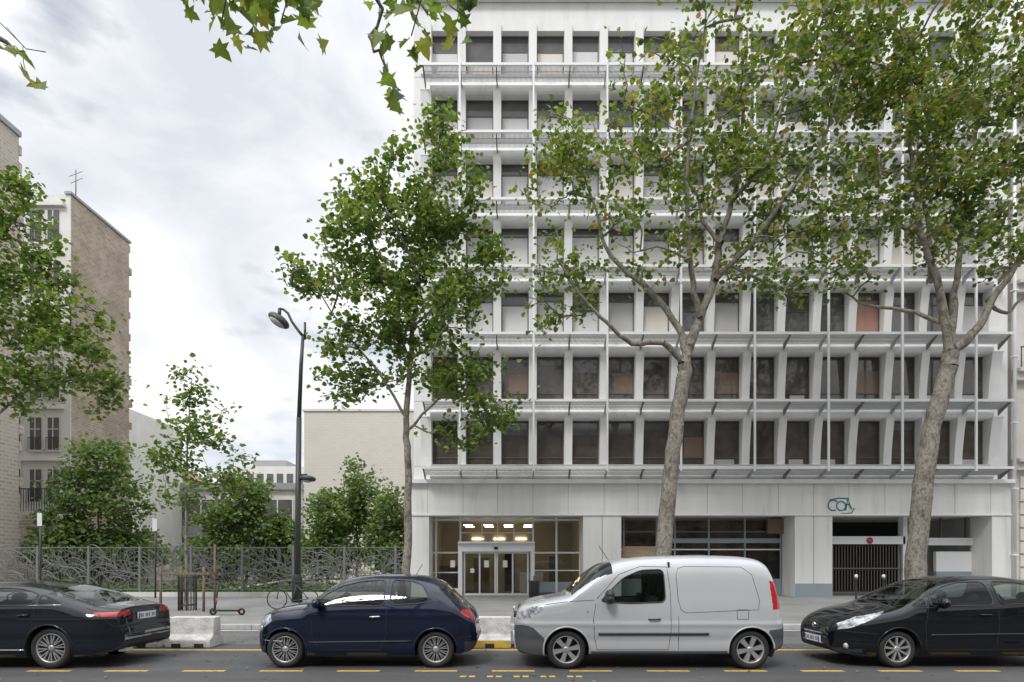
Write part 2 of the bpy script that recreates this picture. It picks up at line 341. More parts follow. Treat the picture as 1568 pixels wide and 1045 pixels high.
# ------------------------------------------------------------------ main building
B=1.625; XL=-3.925; XR=22.075; S0=5.88; FL=2.97
bld=empty('office_building')
w=MB()
w.box(-4.5,22.7,28.5,42,3.95,27.7,'white')
w.box(-4.5,XL+0.2,28.0,28.5,5.45,27.7,'white')
w.box(XR-0.2,22.7,28.0,28.5,5.45,27.7,'white')
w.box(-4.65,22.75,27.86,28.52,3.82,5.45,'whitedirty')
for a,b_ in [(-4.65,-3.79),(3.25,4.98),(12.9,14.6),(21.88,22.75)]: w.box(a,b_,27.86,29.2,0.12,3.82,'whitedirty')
w.box(-4.65,22.75,27.80,27.86,3.82,3.90,'white')
w.box(-4.65,22.75,27.62,27.86,5.28,5.45,'white')
w.box(-4.65,-4.4,29.2,42,0.12,3.95,'white'); w.box(22.5,22.75,29.2,42,0.12,3.95,'white')
w.box(-4.4,22.5,28.52,34,3.84,3.94,'whitedirty')
w.build('walls',bld)
w=MB()
for k in range(7):
    s=S0+FL*k
    z0=s-0.62; z1=s+0.28
    if k==0: z0=s-0.43
    prof=[(28.5,z0),(27.92,z0),(27.80,z0+0.05),(27.74,z0+0.14),(27.74,z0+0.26),(27.8,z0+0.36),(28.02,z0+0.42),(28.02,z1-0.06),(27.9,z1),(28.5,z1)]
    w.prism([(XL+0.2,p[0],p[1]) for p in prof],(XR-XL-0.4,0,0),'white')
w.box(XL+0.2,XR-0.2,28.02,28.5,S0+FL*6+2.35,27.7,'white')
w.box(-4.6,22.8,27.7,28.0,27.35,27.75,'white')
w.build('spandrels',bld)
w=MB()
for k in range(7):
    s=S0+FL*k; zb=s+0.28; zt=s+2.36
    for j in range(-1,16):
        xc=XL+B*(j+1); hw=0.18 if 0<=j<15 else 0.24
        p=[(28.5,zb)]
        for q in range(0,9):
            u=q/8; p.append((28.02-0.26*u**1.5,zb+(zt-zb)*u))
        p+= [(27.73,zt+0.06),(28.5,zt+0.06)]
        if k==6: p=[(28.5,zb),(27.88,zb),(27.88,zt+0.3),(28.5,zt+0.3)]
        w.prism([(xc-hw,a,b_) for a,b_ in p],(2*hw,0,0),'white')
w.build('pillars',bld)
w=MB()
for k in range(7):
    s=S0+FL*k
    for j in range(16):
        x0=XL+B*j+0.18; x1=XL+B*(j+1)-0.18; z0=s+0.28; z1=s+2.36 ; y=28.36
        r=random.random()
        if k<=1:
            w.box(x0,x1,y,y+0.03,z0,z1,'brown')
            if r<0.22: h=random.uniform(0.3,0.9); w.box(x0+0.05,x1-0.05,y-0.006,y-0.002,z1-h-0.05,z1-0.05,'dglass')
            w.box(x0,x1,y-0.04,y,z0+0.35,z0+0.39,'wframe')
            if r>0.7: w.box(x0+0.1+random.random()*0.4,x1-0.15-random.random()*0.3,y-0.003,y-0.001,z0+0.05,z0+0.3,'blind2')
            if 0.4<r<0.55:
                w.box(x0+0.35,x1-0.05,y-0.003,y-0.001,z0+0.4,z0+0.9+r,'tan')
        else:
            w.box(x0,x1,y,y+0.03,z0,z1,'dglass')
            frac={2:0.78,3:0.8,4:0.75,5:0.62,6:0.64}[k]+random.choice((0,0,0,-.08,.04,-.2))+random.uniform(-.01,.01)
            mt='blind' if r<0.6 else ('blind2' if r<0.8 else 'blind3')
            if k==2 and 7<=j<=14: mt='dglass' if r<0.5 else 'blind2'
            if k==2 and j==12: mt='redcur'
            w.box(x0+0.04,x1-0.04,y-0.01,y-0.003,z0+0.04,z0+(z1-z0)*frac,mt)
            w.box(x0,x1,y-0.04,y,z0+(z1-z0)*frac,z0+(z1-z0)*frac+0.04,'wframe')
        for a,b_ in [(x0,x0+0.05),(x1-0.05,x1)]: w.box(a,b_,y-0.05,y+0.001,z0+0.045,z1-0.055,'wframe')
        w.box(x0,x1,y-0.05,y+0.001,z1-0.055,z1,'wframe'); w.box(x0,x1,y-0.05,y+0.001,z0,z0+0.045,'wframe')
w.build('windows',bld)
w=MB()
for k in range(7):
    s=S0+FL*k
    w.box(XL-0.1,XR+0.1,26.97,27.06,s-0.06,s+0.05,'frame')
    x=XL-0.05
    while x<XR+0.05:
        w.prism([(x,27.06,s-0.03),(x,27.7,s-0.23),(x,27.7,s-0.25),(x,27.06,s-0.05)],(0.025,0,0),'slat'); x+=0.055
    for yy,dz in ((27.28,-0.10),(27.5,-0.165)): w.box(XL-0.05,XR+0.05,yy,yy+0.03,s+dz-0.02,s+dz+0.012,'slat')
    for j in range(-1,16):
        xc=XL+B*(j+1)
        w.prism([(xc-0.025,27.06,s-0.02),(xc-0.025,27.76,s-0.24),(xc-0.025,27.76,s-0.5),(xc-0.025,27.06,s-0.1)],(0.05,0,0),'arm' if j%2==1 else 'slat')
w.build('sunshades',bld)
w=MB()
for j in range(8):
    xc=-2.3+3.25*j
    w.box(xc-0.04,xc+0.04,26.89,26.97,5.72,S0+6*FL+0.1,'frame')
w.build('facade_poles',bld)
w=MB()
for px in (655,709,762,816,870,925,977,1030,1083,1137,1192,1246,1300,1355,1408,1462,1517):
    xx=(px-784)*27.86/F; w.box(xx-0.01,xx+0.01,27.857,27.862,3.9,5.28,'joint')
for px in (922,1246):
    xx=(px-784)*27.86/F; w.box(xx-0.02,xx+0.02,27.857,27.862,0.2,3.82,'joint')
for k in range(7):
    z=S0+FL*k+0.2
    w.box(-4.5,XL+0.0,27.996,28.002,z,z+0.02,'joint'); w.box(XR,22.7,27.996,28.002,z,z+0.02,'joint')
w.box(12.9,14.6,27.84,27.86,0.12,0.72,'bgrey')
w.build('panel_joints',bld)
w=MB(); w.tube([(22.82,27.75,0.1),(22.82,27.75,27.5)],0.07,'frame',8)
for z in (2,5,8,11,14,17,20): w.box(22.7,22.95,27.66,27.84,z,z+0.06,'frame')
w.build('drain_pipe',bld)
# entrance
w=MB(); YG=29.3
def fx(px): return (px-784)*YG/F
def mull(m,x,z0,z1,wd=0.05,y=YG,mat='frame',dp=0.06): m.box(x-wd/2,x+wd/2,y-dp,y+0.02,z0,z1,mat)
def rail(m,x0,x1,z,h=0.06,y=YG,mat='frame',dp=0.058): m.box(x0,x1,y-dp,y+0.018,z-h/2,z+h/2,mat)
for px in (668,705,816,852,888): mull(w,fx(px),0.12,3.84,0.09)
for px in (738,762,787): mull(w,fx(px),2.7,3.84,0.04)
rail(w,fx(660),fx(705),2.15,.08); rail(w,fx(816),fx(892),2.15,.08); rail(w,fx(660),fx(892),3.72,0.1); rail(w,fx(660),fx(705),1.2,0.05); rail(w,fx(816),fx(892),0.5,0.5,mat='bgrey')
rail(w,fx(816),fx(892),1.3,0.05); rail(w,fx(705),fx(816),3.1,0.04); rail(w,fx(660),fx(705),.3,.3)
w.box(fx(703),fx(818),28.75,29.35,2.2,2.62,'frame'); w.box(fx(703),fx(818),28.6,28.75,2.58,2.66,'frame')
w.box(fx(703),fx(709),28.75,29.35,0.12,2.2,'frame'); w.box(fx(812),fx(818),28.75,29.35,0.12,2.2,'frame')
for px in (712,735,758.5,761.5,785,808): w.box(fx(px)-0.035,fx(px)+0.035,28.95,29.0,0.12,2.2,'frame')
w.box(fx(712),fx(808),28.955,28.995,2.1,2.2,'frame'); w.box(fx(712),fx(808),28.955,28.995,0.12,0.22,'frame')
w.box(fx(757),fx(763),28.7,28.76,2.3,2.42,'black')
for px in (742,770,690): w.box(fx(px),fx(px)+0.22,28.93 if px>700 else 29.2,28.94 if px>700 else 29.21,1.45,1.78,'paper')
w.box(fx(721),fx(727),28.93,28.94,1.2,1.4,'paper')
for px in (955,1005,1033,1085,1140,1195): mull(w,fx(px),0.12,3.84,0.07,mat='bgrey')
rail(w,5.0,12.9,3.15,0.08,mat='wframe'); rail(w,7.6,12.9,2.72,0.22,mat='bgrey'); rail(w,5.0,12.9,2.3,0.06)
w.box(fx(952),fx(1004),29.1,29.2,1.6,2.45,'ply'); w.box(5.0,12.9,29.22,29.3,0.12,0.9,'bgrey')
w.box(fx(1172),fx(1203),29.0,29.2,3.05,3.75,'tan')
w.box(14.6,18.6,28.9,29.05,2.55,2.92,'frame'); w.box(18.6,21.88,29.0,29.12,2.5,2.85,'frame')
w.box(20.2,21.88,29.1,29.3,1.25,2.2,'frame'); w.box(20.2,21.88,29.1,29.3,0.12,1.25,'bgrey'); w.box(18.5,18.7,28.9,29.3,0.12,3.84,'frame')
for i in range(28):
    x=14.65+i*0.14; w.box(x,x+0.03,28.98,29.01,0.15,2.5,'wframe')
rail(w,14.6,18.6,0.25,0.08,y=29.0,mat='wframe'); rail(w,14.6,18.6,1.4,0.06,y=29.0,mat='wframe')
for px in (1400,1440,1478): mull(w,fx(px),2.85,3.84,0.06,mat='wframe')
w.build('entrance_frames',bld)
w=MB()
w.poly([(-3.79,29.31,0.12),(3.25,29.31,0.12),(3.25,29.31,3.84),(-3.79,29.31,3.84)],'shopglass')
w.poly([(4.98,29.31,0.12),(12.9,29.31,0.12),(12.9,29.31,3.84),(4.98,29.31,3.84)],'shopglass')
w.build('shop_windows',bld)
w=MB()
w.box(-3.9,3.3,33.8,33.9,0.12,3.84,'inner'); w.box(-4.1,-3.85,29.2,33.9,0.13,3.84,'inner'); w.box(3.3,3.5,29.2,33.9,0.13,3.84,'inner')
w.box(3.55,13.7,31.6,31.7,0.12,3.84,'innerb'); w.box(13.75,22.4,33.0,33.1,0.12,3.84,'dark'); w.box(13.7,13.9,29.2,33,0.13,3.84,'dark')
w.box(-2,-1.2,32,32.3,0.12,1.9,'tan'); w.box(0.4,1.6,31.5,32.2,0.12,1.15,'white'); w.box(1.9,2.3,31,31.4,0.12,2.0,'wframe'); w.box(-3.7,-2.8,31.5,32.0,.12,1.5,'wframe'); w.box(-.4,.1,33.6,33.75,.12,2.3,'dark')
for i in range(5): w.box(6+i*1.4,6.8+i*1.4,30.5,31,0.12,1.3+0.4*(i%3),'tan' if i%2 else 'blind2')
w.build('lobby_interior',bld)
w=MB()
for i in range(4):
    for j in range(2): w.box(-2.4+i*1.0,-1.95+i*1.0,30.2+j*1.4,30.28+j*1.4,3.5,3.55,'warm')
for i in range(3): w.box(-2.2+i*1.2,-1.6+i*1.2,33.7,33.75,2.95,3.02,'warm')
w.build('ceiling_lamps',bld)
w=MB(); w.lathe([(0,0),(0.15,0),(0.15,0.02),(0,0.02)],(16.9,28.86,2.72),'Y','sign_red',24); w.build('sign_disc',bld)
w=MB()
def gz(px,py): return ((px-784)*27.85/F,27.85,H+(CY-py)*27.85/F)
def arc(cx,cy,rx,ry,a0,a1,n=12): return [gz(cx+rx*math.cos(math.radians(a0+(a1-a0)*i/n)),cy+ry*math.sin(math.radians(a0+(a1-a0)*i/n))) for i in range(n+1)]
for st in (arc(1276,774,8,8,-40,-300),arc(1288,775,7,7,0,350),[gz(*p) for p in ((1295,782),(1298,764),(1304,780),(1300,772),(1294,774))],[gz(*p) for p in ((1270,766),(1284,763),(1300,764))],[gz(*p) for p in ((1288,787),(1304,786),(1308,778))]):
    w.tube(st,0.028,'teal',5)
w.build('graffiti',bld)
# ------------------------------------------------------------------ right neighbour
nb=empty('stone_apartment_building'); w=MB()
w.box(22.95,40,28.1,42,0.1,26,'stone')
for i in range(9): w.box(23.3,25.0,28.0,28.1,0.3+i*0.6,0.82+i*0.6,'stone')
for z in (5.9,10,14,18,22): w.box(22.96,40,27.8,28.1,z,z+0.35,'stone'); w.box(22.96,40,27.6,28.1,z+0.35,z+0.5,'stone')
w.build('walls',nb)
w=MB()
for r in range(5):
    for c in range(6):
        x=25.8+c*2.6; z=6.9+r*4; w.box(x,x+1.2,28.05,28.099,z,z+2.4,'dglass'); w.box(x-0.15,x+1.35,28.0,28.1,z+2.4,z+2.6,'stone')
for z in (10.5,18.5):
    for i in range(60): w.box(23.0+i*0.28,23.03+i*0.28,27.6,27.63,z,z+0.9,'lamp')
    w.box(23,40,27.59,27.64,z+0.9,z+0.95,'lamp')
w.box(25.6,28,28.05,28.098,0.3,3.2,'dglass')
w.build('windows',nb)
# ------------------------------------------------------------------ left buildings
nb=empty('rubble_gable_building'); w=MB()
w.box(-40,-24,28.0,29.75,0.1,22.4,'brickB'); w.box(-40,-23.9,28.0,29.8,22.4,22.65,'zinc')
for i in range(26): w.box(-24.2,-23.97,29.75,29.75+random.uniform(.05,.3),0.3+i*.85,0.75+i*.85,'brickB')
w.build('walls',nb)
nb=empty('brick_gable_building'); w=MB()
w.box(-26.25,-26,36.05,41.5,0.1,23.35,'brickA'); w.box(-42,-26.25,36,41.5,0.1,23.35,'render')
w.box(-26.25,-26.0,36,36.05,0.1,23.35,'render')
w.box(-26.3,-25.9,35.9,41.6,23.35,23.5,'zinc'); w.box(-31,-26.3,35.75,36,22.6,22.85,'render')
for i in range(30):
    z=1+i*0.75
    if i%2: w.box(-26.25,-25.99,41.5,41.5+random.uniform(.1,.35),z,z+0.45,'brickA')
w.build('walls',nb)
w=MB()
for r in range(7):
    z=2.2+r*3.05
    for x in (-29.6,-28.35,-27.3):
        w.box(x,x+0.62,35.94,35.997,z,z+1.9,'dglass'); w.box(x-0.08,x+0.7,35.9,35.998,z-0.1,z,'render')
        w.box(x+.29,x+.33,35.92,35.94,z,z+1.9,'frame'); w.box(x,x+.62,35.92,35.939,z+1.2,z+1.24,'frame')
        w.box(x-0.3,x,35.93,35.996,z,z+1.9,'blind')
        for i in range(6): w.box(x-.05+i*.14,x-.03+i*.14,35.84,35.86,z,z+.7,'lamp')
        w.box(x-.06,x+.68,35.835,35.865,z+.7,z+.73,'lamp')
    w.box(-31,-26.35,35.85,35.995,z-0.65,z-0.55,'render')
w.tube([(-25.9,36.3,23.5),(-25.9,36.3,25)],0.03,'arm',5); w.tube([(-26.3,36.3,24.6),(-25.5,36.3,24.9)],0.02,'arm',4); w.tube([(-26.2,36.3,24.2),(-25.5,36.3,24.5)],0.02,'arm',4)
w.build('windows',nb)
w=MB()
for i in range(30): w.box(-30.4+i*0.15,-30.37+i*0.15,35.0,35.03,4.6,5.9,'lamp')
w.box(-30.4,-26,34.99,35.04,5.88,5.93,'lamp'); w.box(-30.4,-26,35,35.74,4.4,4.6,'render')
w.box(-30.4,-26,34.95,35.74,0.1,4.4,'brickB')
w.build('balcony',nb)
nb=empty('pale_brick_building'); w=MB()
w.box(-15.3,-4.7,45,60,0.1,12.8,'brickC'); w.box(-15.4,-4.6,44.9,60.1,12.8,12.95,'render'); w.build('walls',nb)
nb=empty('school_building'); w=MB()
w.box(-36,-19.4,56,66,0.1,8.3,'render'); w.box(-36.2,-19.2,55.6,66,8.3,8.9,'zinc')
w.box(-35.5,-20,55.93,55.99,5.0,7.4,'dglass'); w.box(-35.5,-20,55.93,55.99,1.2,4.0,'dglass')
for i in range(12): w.box(-35.5+i*1.4,-35.4+i*1.4,55.88,55.93,1.2,7.4,'frame')
w.box(-36,-19.4,55.8,55.87,4.2,4.9,'zinc')
w.build('walls',nb)
nb=empty('apartment_block'); w=MB()
w.box(-41,-30.5,90,100,0,15.8,'render'); w.box(-39,-34,92,98,15.8,17,'zinc')
for r in range(5):
    for c in range(7): w.box(-40.4+c*1.45,-39.5+c*1.45,89.9,89.99,1.5+r*2.9,3.1+r*2.9,'dglass')
w.build('walls',nb)
nb=empty('ochre_house'); w=MB()
w.box(-44,-37,68,76,0,11.2,'ochre'); w.prism([(-44.4,67.8,11.2),(-36.6,67.8,11.2),(-40.5,67.8,13.2)],(0,8.4,0),'tile'); w.build('walls',nb)
nb=empty('chimney_building'); w=MB(); w.box(-32,-30.2,48,56,0,13.8,'render'); w.box(-31.4,-30.8,48,49,13.8,15,'brickA'); w.build('walls',nb)
w=MB(); w.box(-29,-19.5,33,33.3,0.1,2.75,'render'); w.box(-29.1,-19.4,32.95,33.35,2.75,2.85,'stone'); w.build('garden_wall')
# ---- unseen street side behind the viewpoint, buildings added to darken reflections
for bx0,bx1,hh in ((-70,-32,19),(-31.5,-8,21),(-7.5,18,18),(18.5,70,20)):
    nb=empty('unseen_opposite_building'); w=MB(); w.box(bx0,bx1,-38,-26,0,hh,'stoneB'); w.box(bx0,bx1,-37,-27,hh,hh+2,'zinc')
    x=bx0+1.2
    while x<bx1-2:
        for r in range(int(hh/3.1)): w.box(x,x+1.2,-25.99,-25.93,.8+r*3.1,2.9+r*3.1,'dglass')
        x+=2.5
    for r in range(1,6): w.box(bx0,bx1,-25.99,-25.7,r*3.1+.3,r*3.1+.45,'stone')
    w.build('walls',nb)
for tx in (-24,-13,6,17,28):  # unseen trees, added so car paint and glass reflect less bright sky
    E=empty('plane_tree'); w=MB(); w.tube([(tx,-15,0),(tx+.2,-15,4),(tx,-15,8)],[.35,.28,.15],'bark',8)
    for a in range(6): w.tube([(tx+.1,-15,4.5+a*.4),(tx+2.5*math.cos(a),-15+2.5*math.sin(a),9)],[.12,.03],'bark',5)
    w.build('trunk_and_limbs',E)
    q=rng.normal(size=(1100,3)); q/=np.linalg.norm(q,axis=1)[:,None]; q*=rng.uniform(.4,1,size=(1100,1))*np.array((4.2,3.5,4)); leaves('foliage',q+np.array((tx,-15,9.5)),.5,M['leaf'],E)
# ------------------------------------------------------------------ fence
fe=empty('ornamental_fence'); w=MB(); YF=28.1
w.box(-27,-4.7,YF-0.1,YF+0.1,0.1,0.32,'stone')
x=-26.5
while x<-4.7:
    w.box(x-0.05,x+0.05,YF-0.05,YF+0.05,0.3,2.45,'fence'); x+=2.35
for z in (0.42,2.35): w.box(-27,-4.7,YF-0.02,YF+0.02,z,z+0.04,'fence')
w.build('posts',fe)
w=MB()
for i in range(520):
    x=random.uniform(-26.8,-4.9); z=random.uniform(0.4,1.5); a=random.uniform(0.2,2.9); k=random.uniform(-1.6,1.6); pts=[]
    for q in range(13):
        if z<0.4 or z>2.5: break
        pts.append((x,YF-0.03+random.uniform(-0.004,0.004),z)); x+=math.cos(a)*0.13; z+=math.sin(a)*0.13; a+=k*0.16
        if x<-26.9 or x>-4.8: break
    if len(pts)>3: w.tube(pts,random.choice((0.009,0.013,0.018)),'fence',4,cap=False)
x=-26.8
while x<-4.8:
    w.box(x,x+0.012,YF+0.01,YF+0.02,0.45,2.35,'fence'); x+=0.16
w.build('scroll_panels',fe)
P=[]
for i in range(4200):
    x=rng.uniform(-27,-5); y=rng.uniform(28.6,36)
    if rng.random()<0.4: y=rng.uniform(28.5,29.2)
    P.append((x,y,0.12+abs(rng.normal())*0.22))
leaves('undergrowth',np.array(P),0.2,M['leaf3'],None,flat=0.0)
# ------------------------------------------------------------------ street lamp
lp=empty('street_lamp'); w=MB(); YL=24.0
def L_(px,py): return S(px,py,YL)
w.lathe([(0.0,0),(0.2,0),(0.2,0.9),(0.15,1.05),(0.13,1.1),(0,1.1)],(L_(455,0)[0],YL,0.12),'Z','lamp',16)
w.tube([(L_(455,0)[0],YL,0.5),L_(456,800),L_(458,640)],[0.13,0.115,0.1],'lamp',12)
w.tube([L_(458,640),L_(461,560),L_(464,515)],[0.085,0.075,0.06],'lamp',10)
w.tube([L_(464,515),L_(458,508),L_(447,493),L_(441,480),L_(434,474),L_(428,473)],[0.06,0.055,0.05,0.05,0.05,0.05],'lamp',8)
w.tube([L_(467,520),L_(467,494)],0.05,'lamp',8)
w.build('pole',lp)
w=MB(); c=L_(427,491)
w.ball((c[0],c[1],c[2]),(0.46,0.36,0.22),'lamp',20,rot=-0.6); w.ball((c[0]-0.03,c[1]-0.05,c[2]-0.08),(0.36,0.3,0.16),'lampglass',20,rot=-0.6)
w.tube([L_(428,473),L_(428,486)],0.07,'lamp',8)
c=L_(471,733); w.tube([L_(457,745),L_(462,727),L_(470,727)],0.04,'lamp',8); w.ball(c,(0.33,0.28,0.13),'lamp',18,rot=-0.1); w.ball((c[0],c[1],c[2]-0.07),(0.22,0.2,0.09),'lampglass',16)
w.build('lamp_heads',lp)
# ------------------------------------------------------------------ street furniture
def barrier(x0,x1,yel):
    e=empty('concrete_barrier'); w=MB(); y=12.35
    pr=[(y-0.3,0.005),(y-0.3,0.16),(y-0.17,0.26),(y-0.13,0.6),(y+0.13,0.6),(y+0.17,0.26),(y+0.3,0.16),(y+0.3,0.005)]
    w.prism([(x0,a,b_) for a,b_ in pr],(x1-x0,0,0),'concrete'); w.build('block',e,bevel=0.02)
    w=MB()
    if yel: w.box(x0+0.02,x1-0.02,y-0.304,y-0.3,0.01,0.15,'yconc')
    for t in (0.25,0.75): w.box(x0+(x1-x0)*t-0.09,x0+(x1-x0)*t+0.09,y-0.31,y-0.2,0.01,0.09,'dark')
    w.build('base_marks',e)
barrier(-6.85,-5.95,False); barrier(-8.4,-6.95,False); barrier(-1.7,-0.02,True); barrier(0.05,1.7,True)
e=empty('tree_guard'); w=MB()
for px,yy in ((246,19.5),(278,20.3),(312,19.5),(329,20.3)):
    x=(px-784)*yy/F; w.tube([(x,yy,0.12),(x,yy,1.55 if px<320 else 2.3)],0.04,'wood',7)
w.box(-11.25,-9.65,19.45,19.52,1.3,1.37,'wood'); w.box(-11.25,-9.65,20.28,20.35,1.26,1.33,'wood'); w.box(-11.24,-11.17,19.52,20.28,1.28,1.36,'wood'); w.box(-9.86,-9.79,19.52,20.28,1.28,1.36,'wood')
for i in range(16):
    a=i/16*2*math.pi; cx=-10.62+0.27*math.cos(a); cy=20+0.27*math.sin(a); w.tube([(cx,cy,0.12),(cx,cy,1.2),(cx+0.08*math.cos(a),cy+0.08*math.sin(a),1.32)],0.013,'lamp',5)
for z in (0.3,0.8,1.2): w.tube([(-10.62+0.27*math.cos(a/10*math.pi),20+0.27*math.sin(a/10*math.pi),z) for a in range(21)],0.014,'lamp',5)
w.build('stakes',e)
e=empty('kick_scooter'); w=MB(); y=18.2; xs=-8.5
w.lathe([(0.05,-0.02),(0.1,-0.025),(0.105,0),(0.1,0.025),(0.05,0.02)],(xs-0.4,y,0.225),'Y','black',20); w.lathe([(0.05,-0.02),(0.1,-0.025),(0.105,0),(0.1,0.025),(0.05,0.02)],(xs+0.45,y,0.225),'Y','black',20)
w.box(xs-0.3,xs+0.35,y-0.08,y+0.08,0.23,0.28,'bplastic'); w.box(xs+0.36,xs+0.46,y-0.05,y+0.05,0.31,0.345,'orange')
w.tube([(xs-0.4,y,0.22),(xs-0.33,y,0.4),(xs-0.22,y,1.2)],0.028,'bplastic',8)
w.tube([(xs-0.23,y-0.22,1.2),(xs-0.22,y+0.22,1.2)],0.02,'black',8); w.tube([(xs-0.31,y,0.5),(xs-0.29,y,0.62)],0.031,'orange',8)
w.build('frame',e)
e=empty('bicycle'); w=MB(); y=20.5; bx=(447-784)*20.5/F
def ring(c,r,t,mat): w.tube([(c[0]+r*math.cos(a*math.pi/14),c[1],c[2]+r*math.sin(a*math.pi/14)) for a in range(29)],t,mat,6,cap=False)
for cx in (bx-0.5,bx+0.55):
    ring((cx,y,0.46),0.33,0.018,'black')
    for i in range(10): a=i*math.pi/5; w.tube([(cx,y,0.46),(cx+0.32*math.cos(a),y,0.46+0.32*math.sin(a))],0.003,'alloy',3)
A=(bx-0.4,y,1.0);Bq=(bx,y,0.4);C=(bx+0.15,y,0.95);D=(bx+0.55,y,0.46);Eq=(bx-0.5,y,0.46)
for a,b_ in ((A,Bq),(Bq,C),(C,(bx-0.38,y,0.93)),(C,D),(Bq,D),(A,Eq)): w.tube([a,b_],0.016,'gplastic',6)
w.tube([A,(bx-0.42,y,1.12),(bx-0.3,y-0.25,1.14)],0.014,'black',6); w.tube([(bx-0.42,y,1.12),(bx-0.3,y+0.25,1.14)],0.014,'black',6); w.ball((bx+0.17,y,1.03),(0.13,0.07,0.035),'black',10)
w.tube([C,(bx+0.17,y,1.02)],0.014,'black',6)
w.build('frame',e)
def bollard(x,y):
    e=empty('bollard'); w=MB(); w.lathe([(0,0),(0.06,0),(0.05,0.05),(0.045,0.85),(0.06,0.86),(0.06,0.9),(0.045,0.93)],(x,y,0.12),'Z','lamp',14); w.ball((x,y,1.12),(0.07,0.07,0.08),'paper',12); w.build('post',e)
bollard(*S(1311,0,25)[:2]); bollard(*S(1353,0,25)[:2])
def post_sign(px,py,Y):
    e=empty('traffic_sign'); w=MB(); x=(px-784)*Y/F; z=H+(CY-py)*Y/F
    w.tube([(x,Y,0.12),(x,Y,z+0.3)],0.04,'lamp',8); w.box(x-0.1,x+0.1,Y-0.06,Y-0.045,z-0.3,z+0.25,'plate'); w.build('panel',e)
post_sign(62,795,26); post_sign(238,803,27)
e=empty('litter_bin'); w=MB(); x,y,_=S(818,0,24.5)
w.lathe([(0.0,0.0),(0.2,0.0),(0.22,0.7),(0.25,0.72),(0.25,0.76),(0.2,0.76),(0.18,0.1)],(x,y,0.2),'Z','lamp',18); w.tube([(x,y+0.24,0.12),(x,y+0.24,1.15)],0.03,'lamp',8); w.build('bin',e)
# ------------------------------------------------------------------ cars
def pchip(pts):
    X=np.array([p[0] for p in pts],float);Yv=np.array([p[1] for p in pts],float)
    h=np.diff(X);d=np.diff(Yv)/h;m=np.zeros(len(X));m[0]=d[0];m[-1]=d[-1]
    for i in range(1,len(X)-1):
        if d[i-1]*d[i]>0:
            w1=2*h[i]+h[i-1];w2=h[i]+2*h[i-1];m[i]=(w1+w2)/(w1/d[i-1]+w2/d[i])
    def f(x):
        x=np.clip(np.asarray(x,float),X[0],X[-1]); i=np.clip(np.searchsorted(X,x)-1,0,len(X)-2); t=(x-X[i])/h[i]
        return (2*t**3-3*t**2+1)*Yv[i]+(t**3-2*t**2+t)*h[i]*m[i]+(-2*t**3+3*t**2)*Yv[i+1]+(t**3-t**2)*h[i]*m[i+1]
    return f
def inpoly(x,z,poly):
    r=np.zeros(x.shape,bool); n=len(poly); j=n-1
    for i in range(n):
        xi,zi=poly[i];xj,zj=poly[j]
        if zi!=zj:
            c=((zi>z)!=(zj>z))&(x<(xj-xi)*(z-zi)/(zj-zi)+xi); r^=c
        j=i
    return r
def round_poly(poly,k=3,f=0.22):
    out=[];n=len(poly)
    for i in range(n):
        p=np.array(poly[i]);a=np.array(poly[i-1]);b=np.array(poly[(i+1)%n])
        la=min(0.09,np.linalg.norm(a-p)*f);lb=min(0.09,np.linalg.norm(b-p)*f)
        s=p+(a-p)/np.linalg.norm(a-p)*la;e=p+(b-p)/np.linalg.norm(b-p)*lb
        for q in range(k+1):
            t=q/k; out.append(tuple((1-t)**2*s+2*t*(1-t)*p+t*t*e))
    return out
def dens2(pts,st):
    dp=[]
    for i in range(len(pts)-1):
        ns=max(1,int(math.hypot(pts[i+1][0]-pts[i][0],pts[i+1][1]-pts[i][1])/st))
        for q in range(ns): t=q/ns; dp.append((pts[i][0]*(1-t)+pts[i+1][0]*t,pts[i][1]*(1-t)+pts[i+1][1]*t))
    dp.append(pts[-1]); return dp
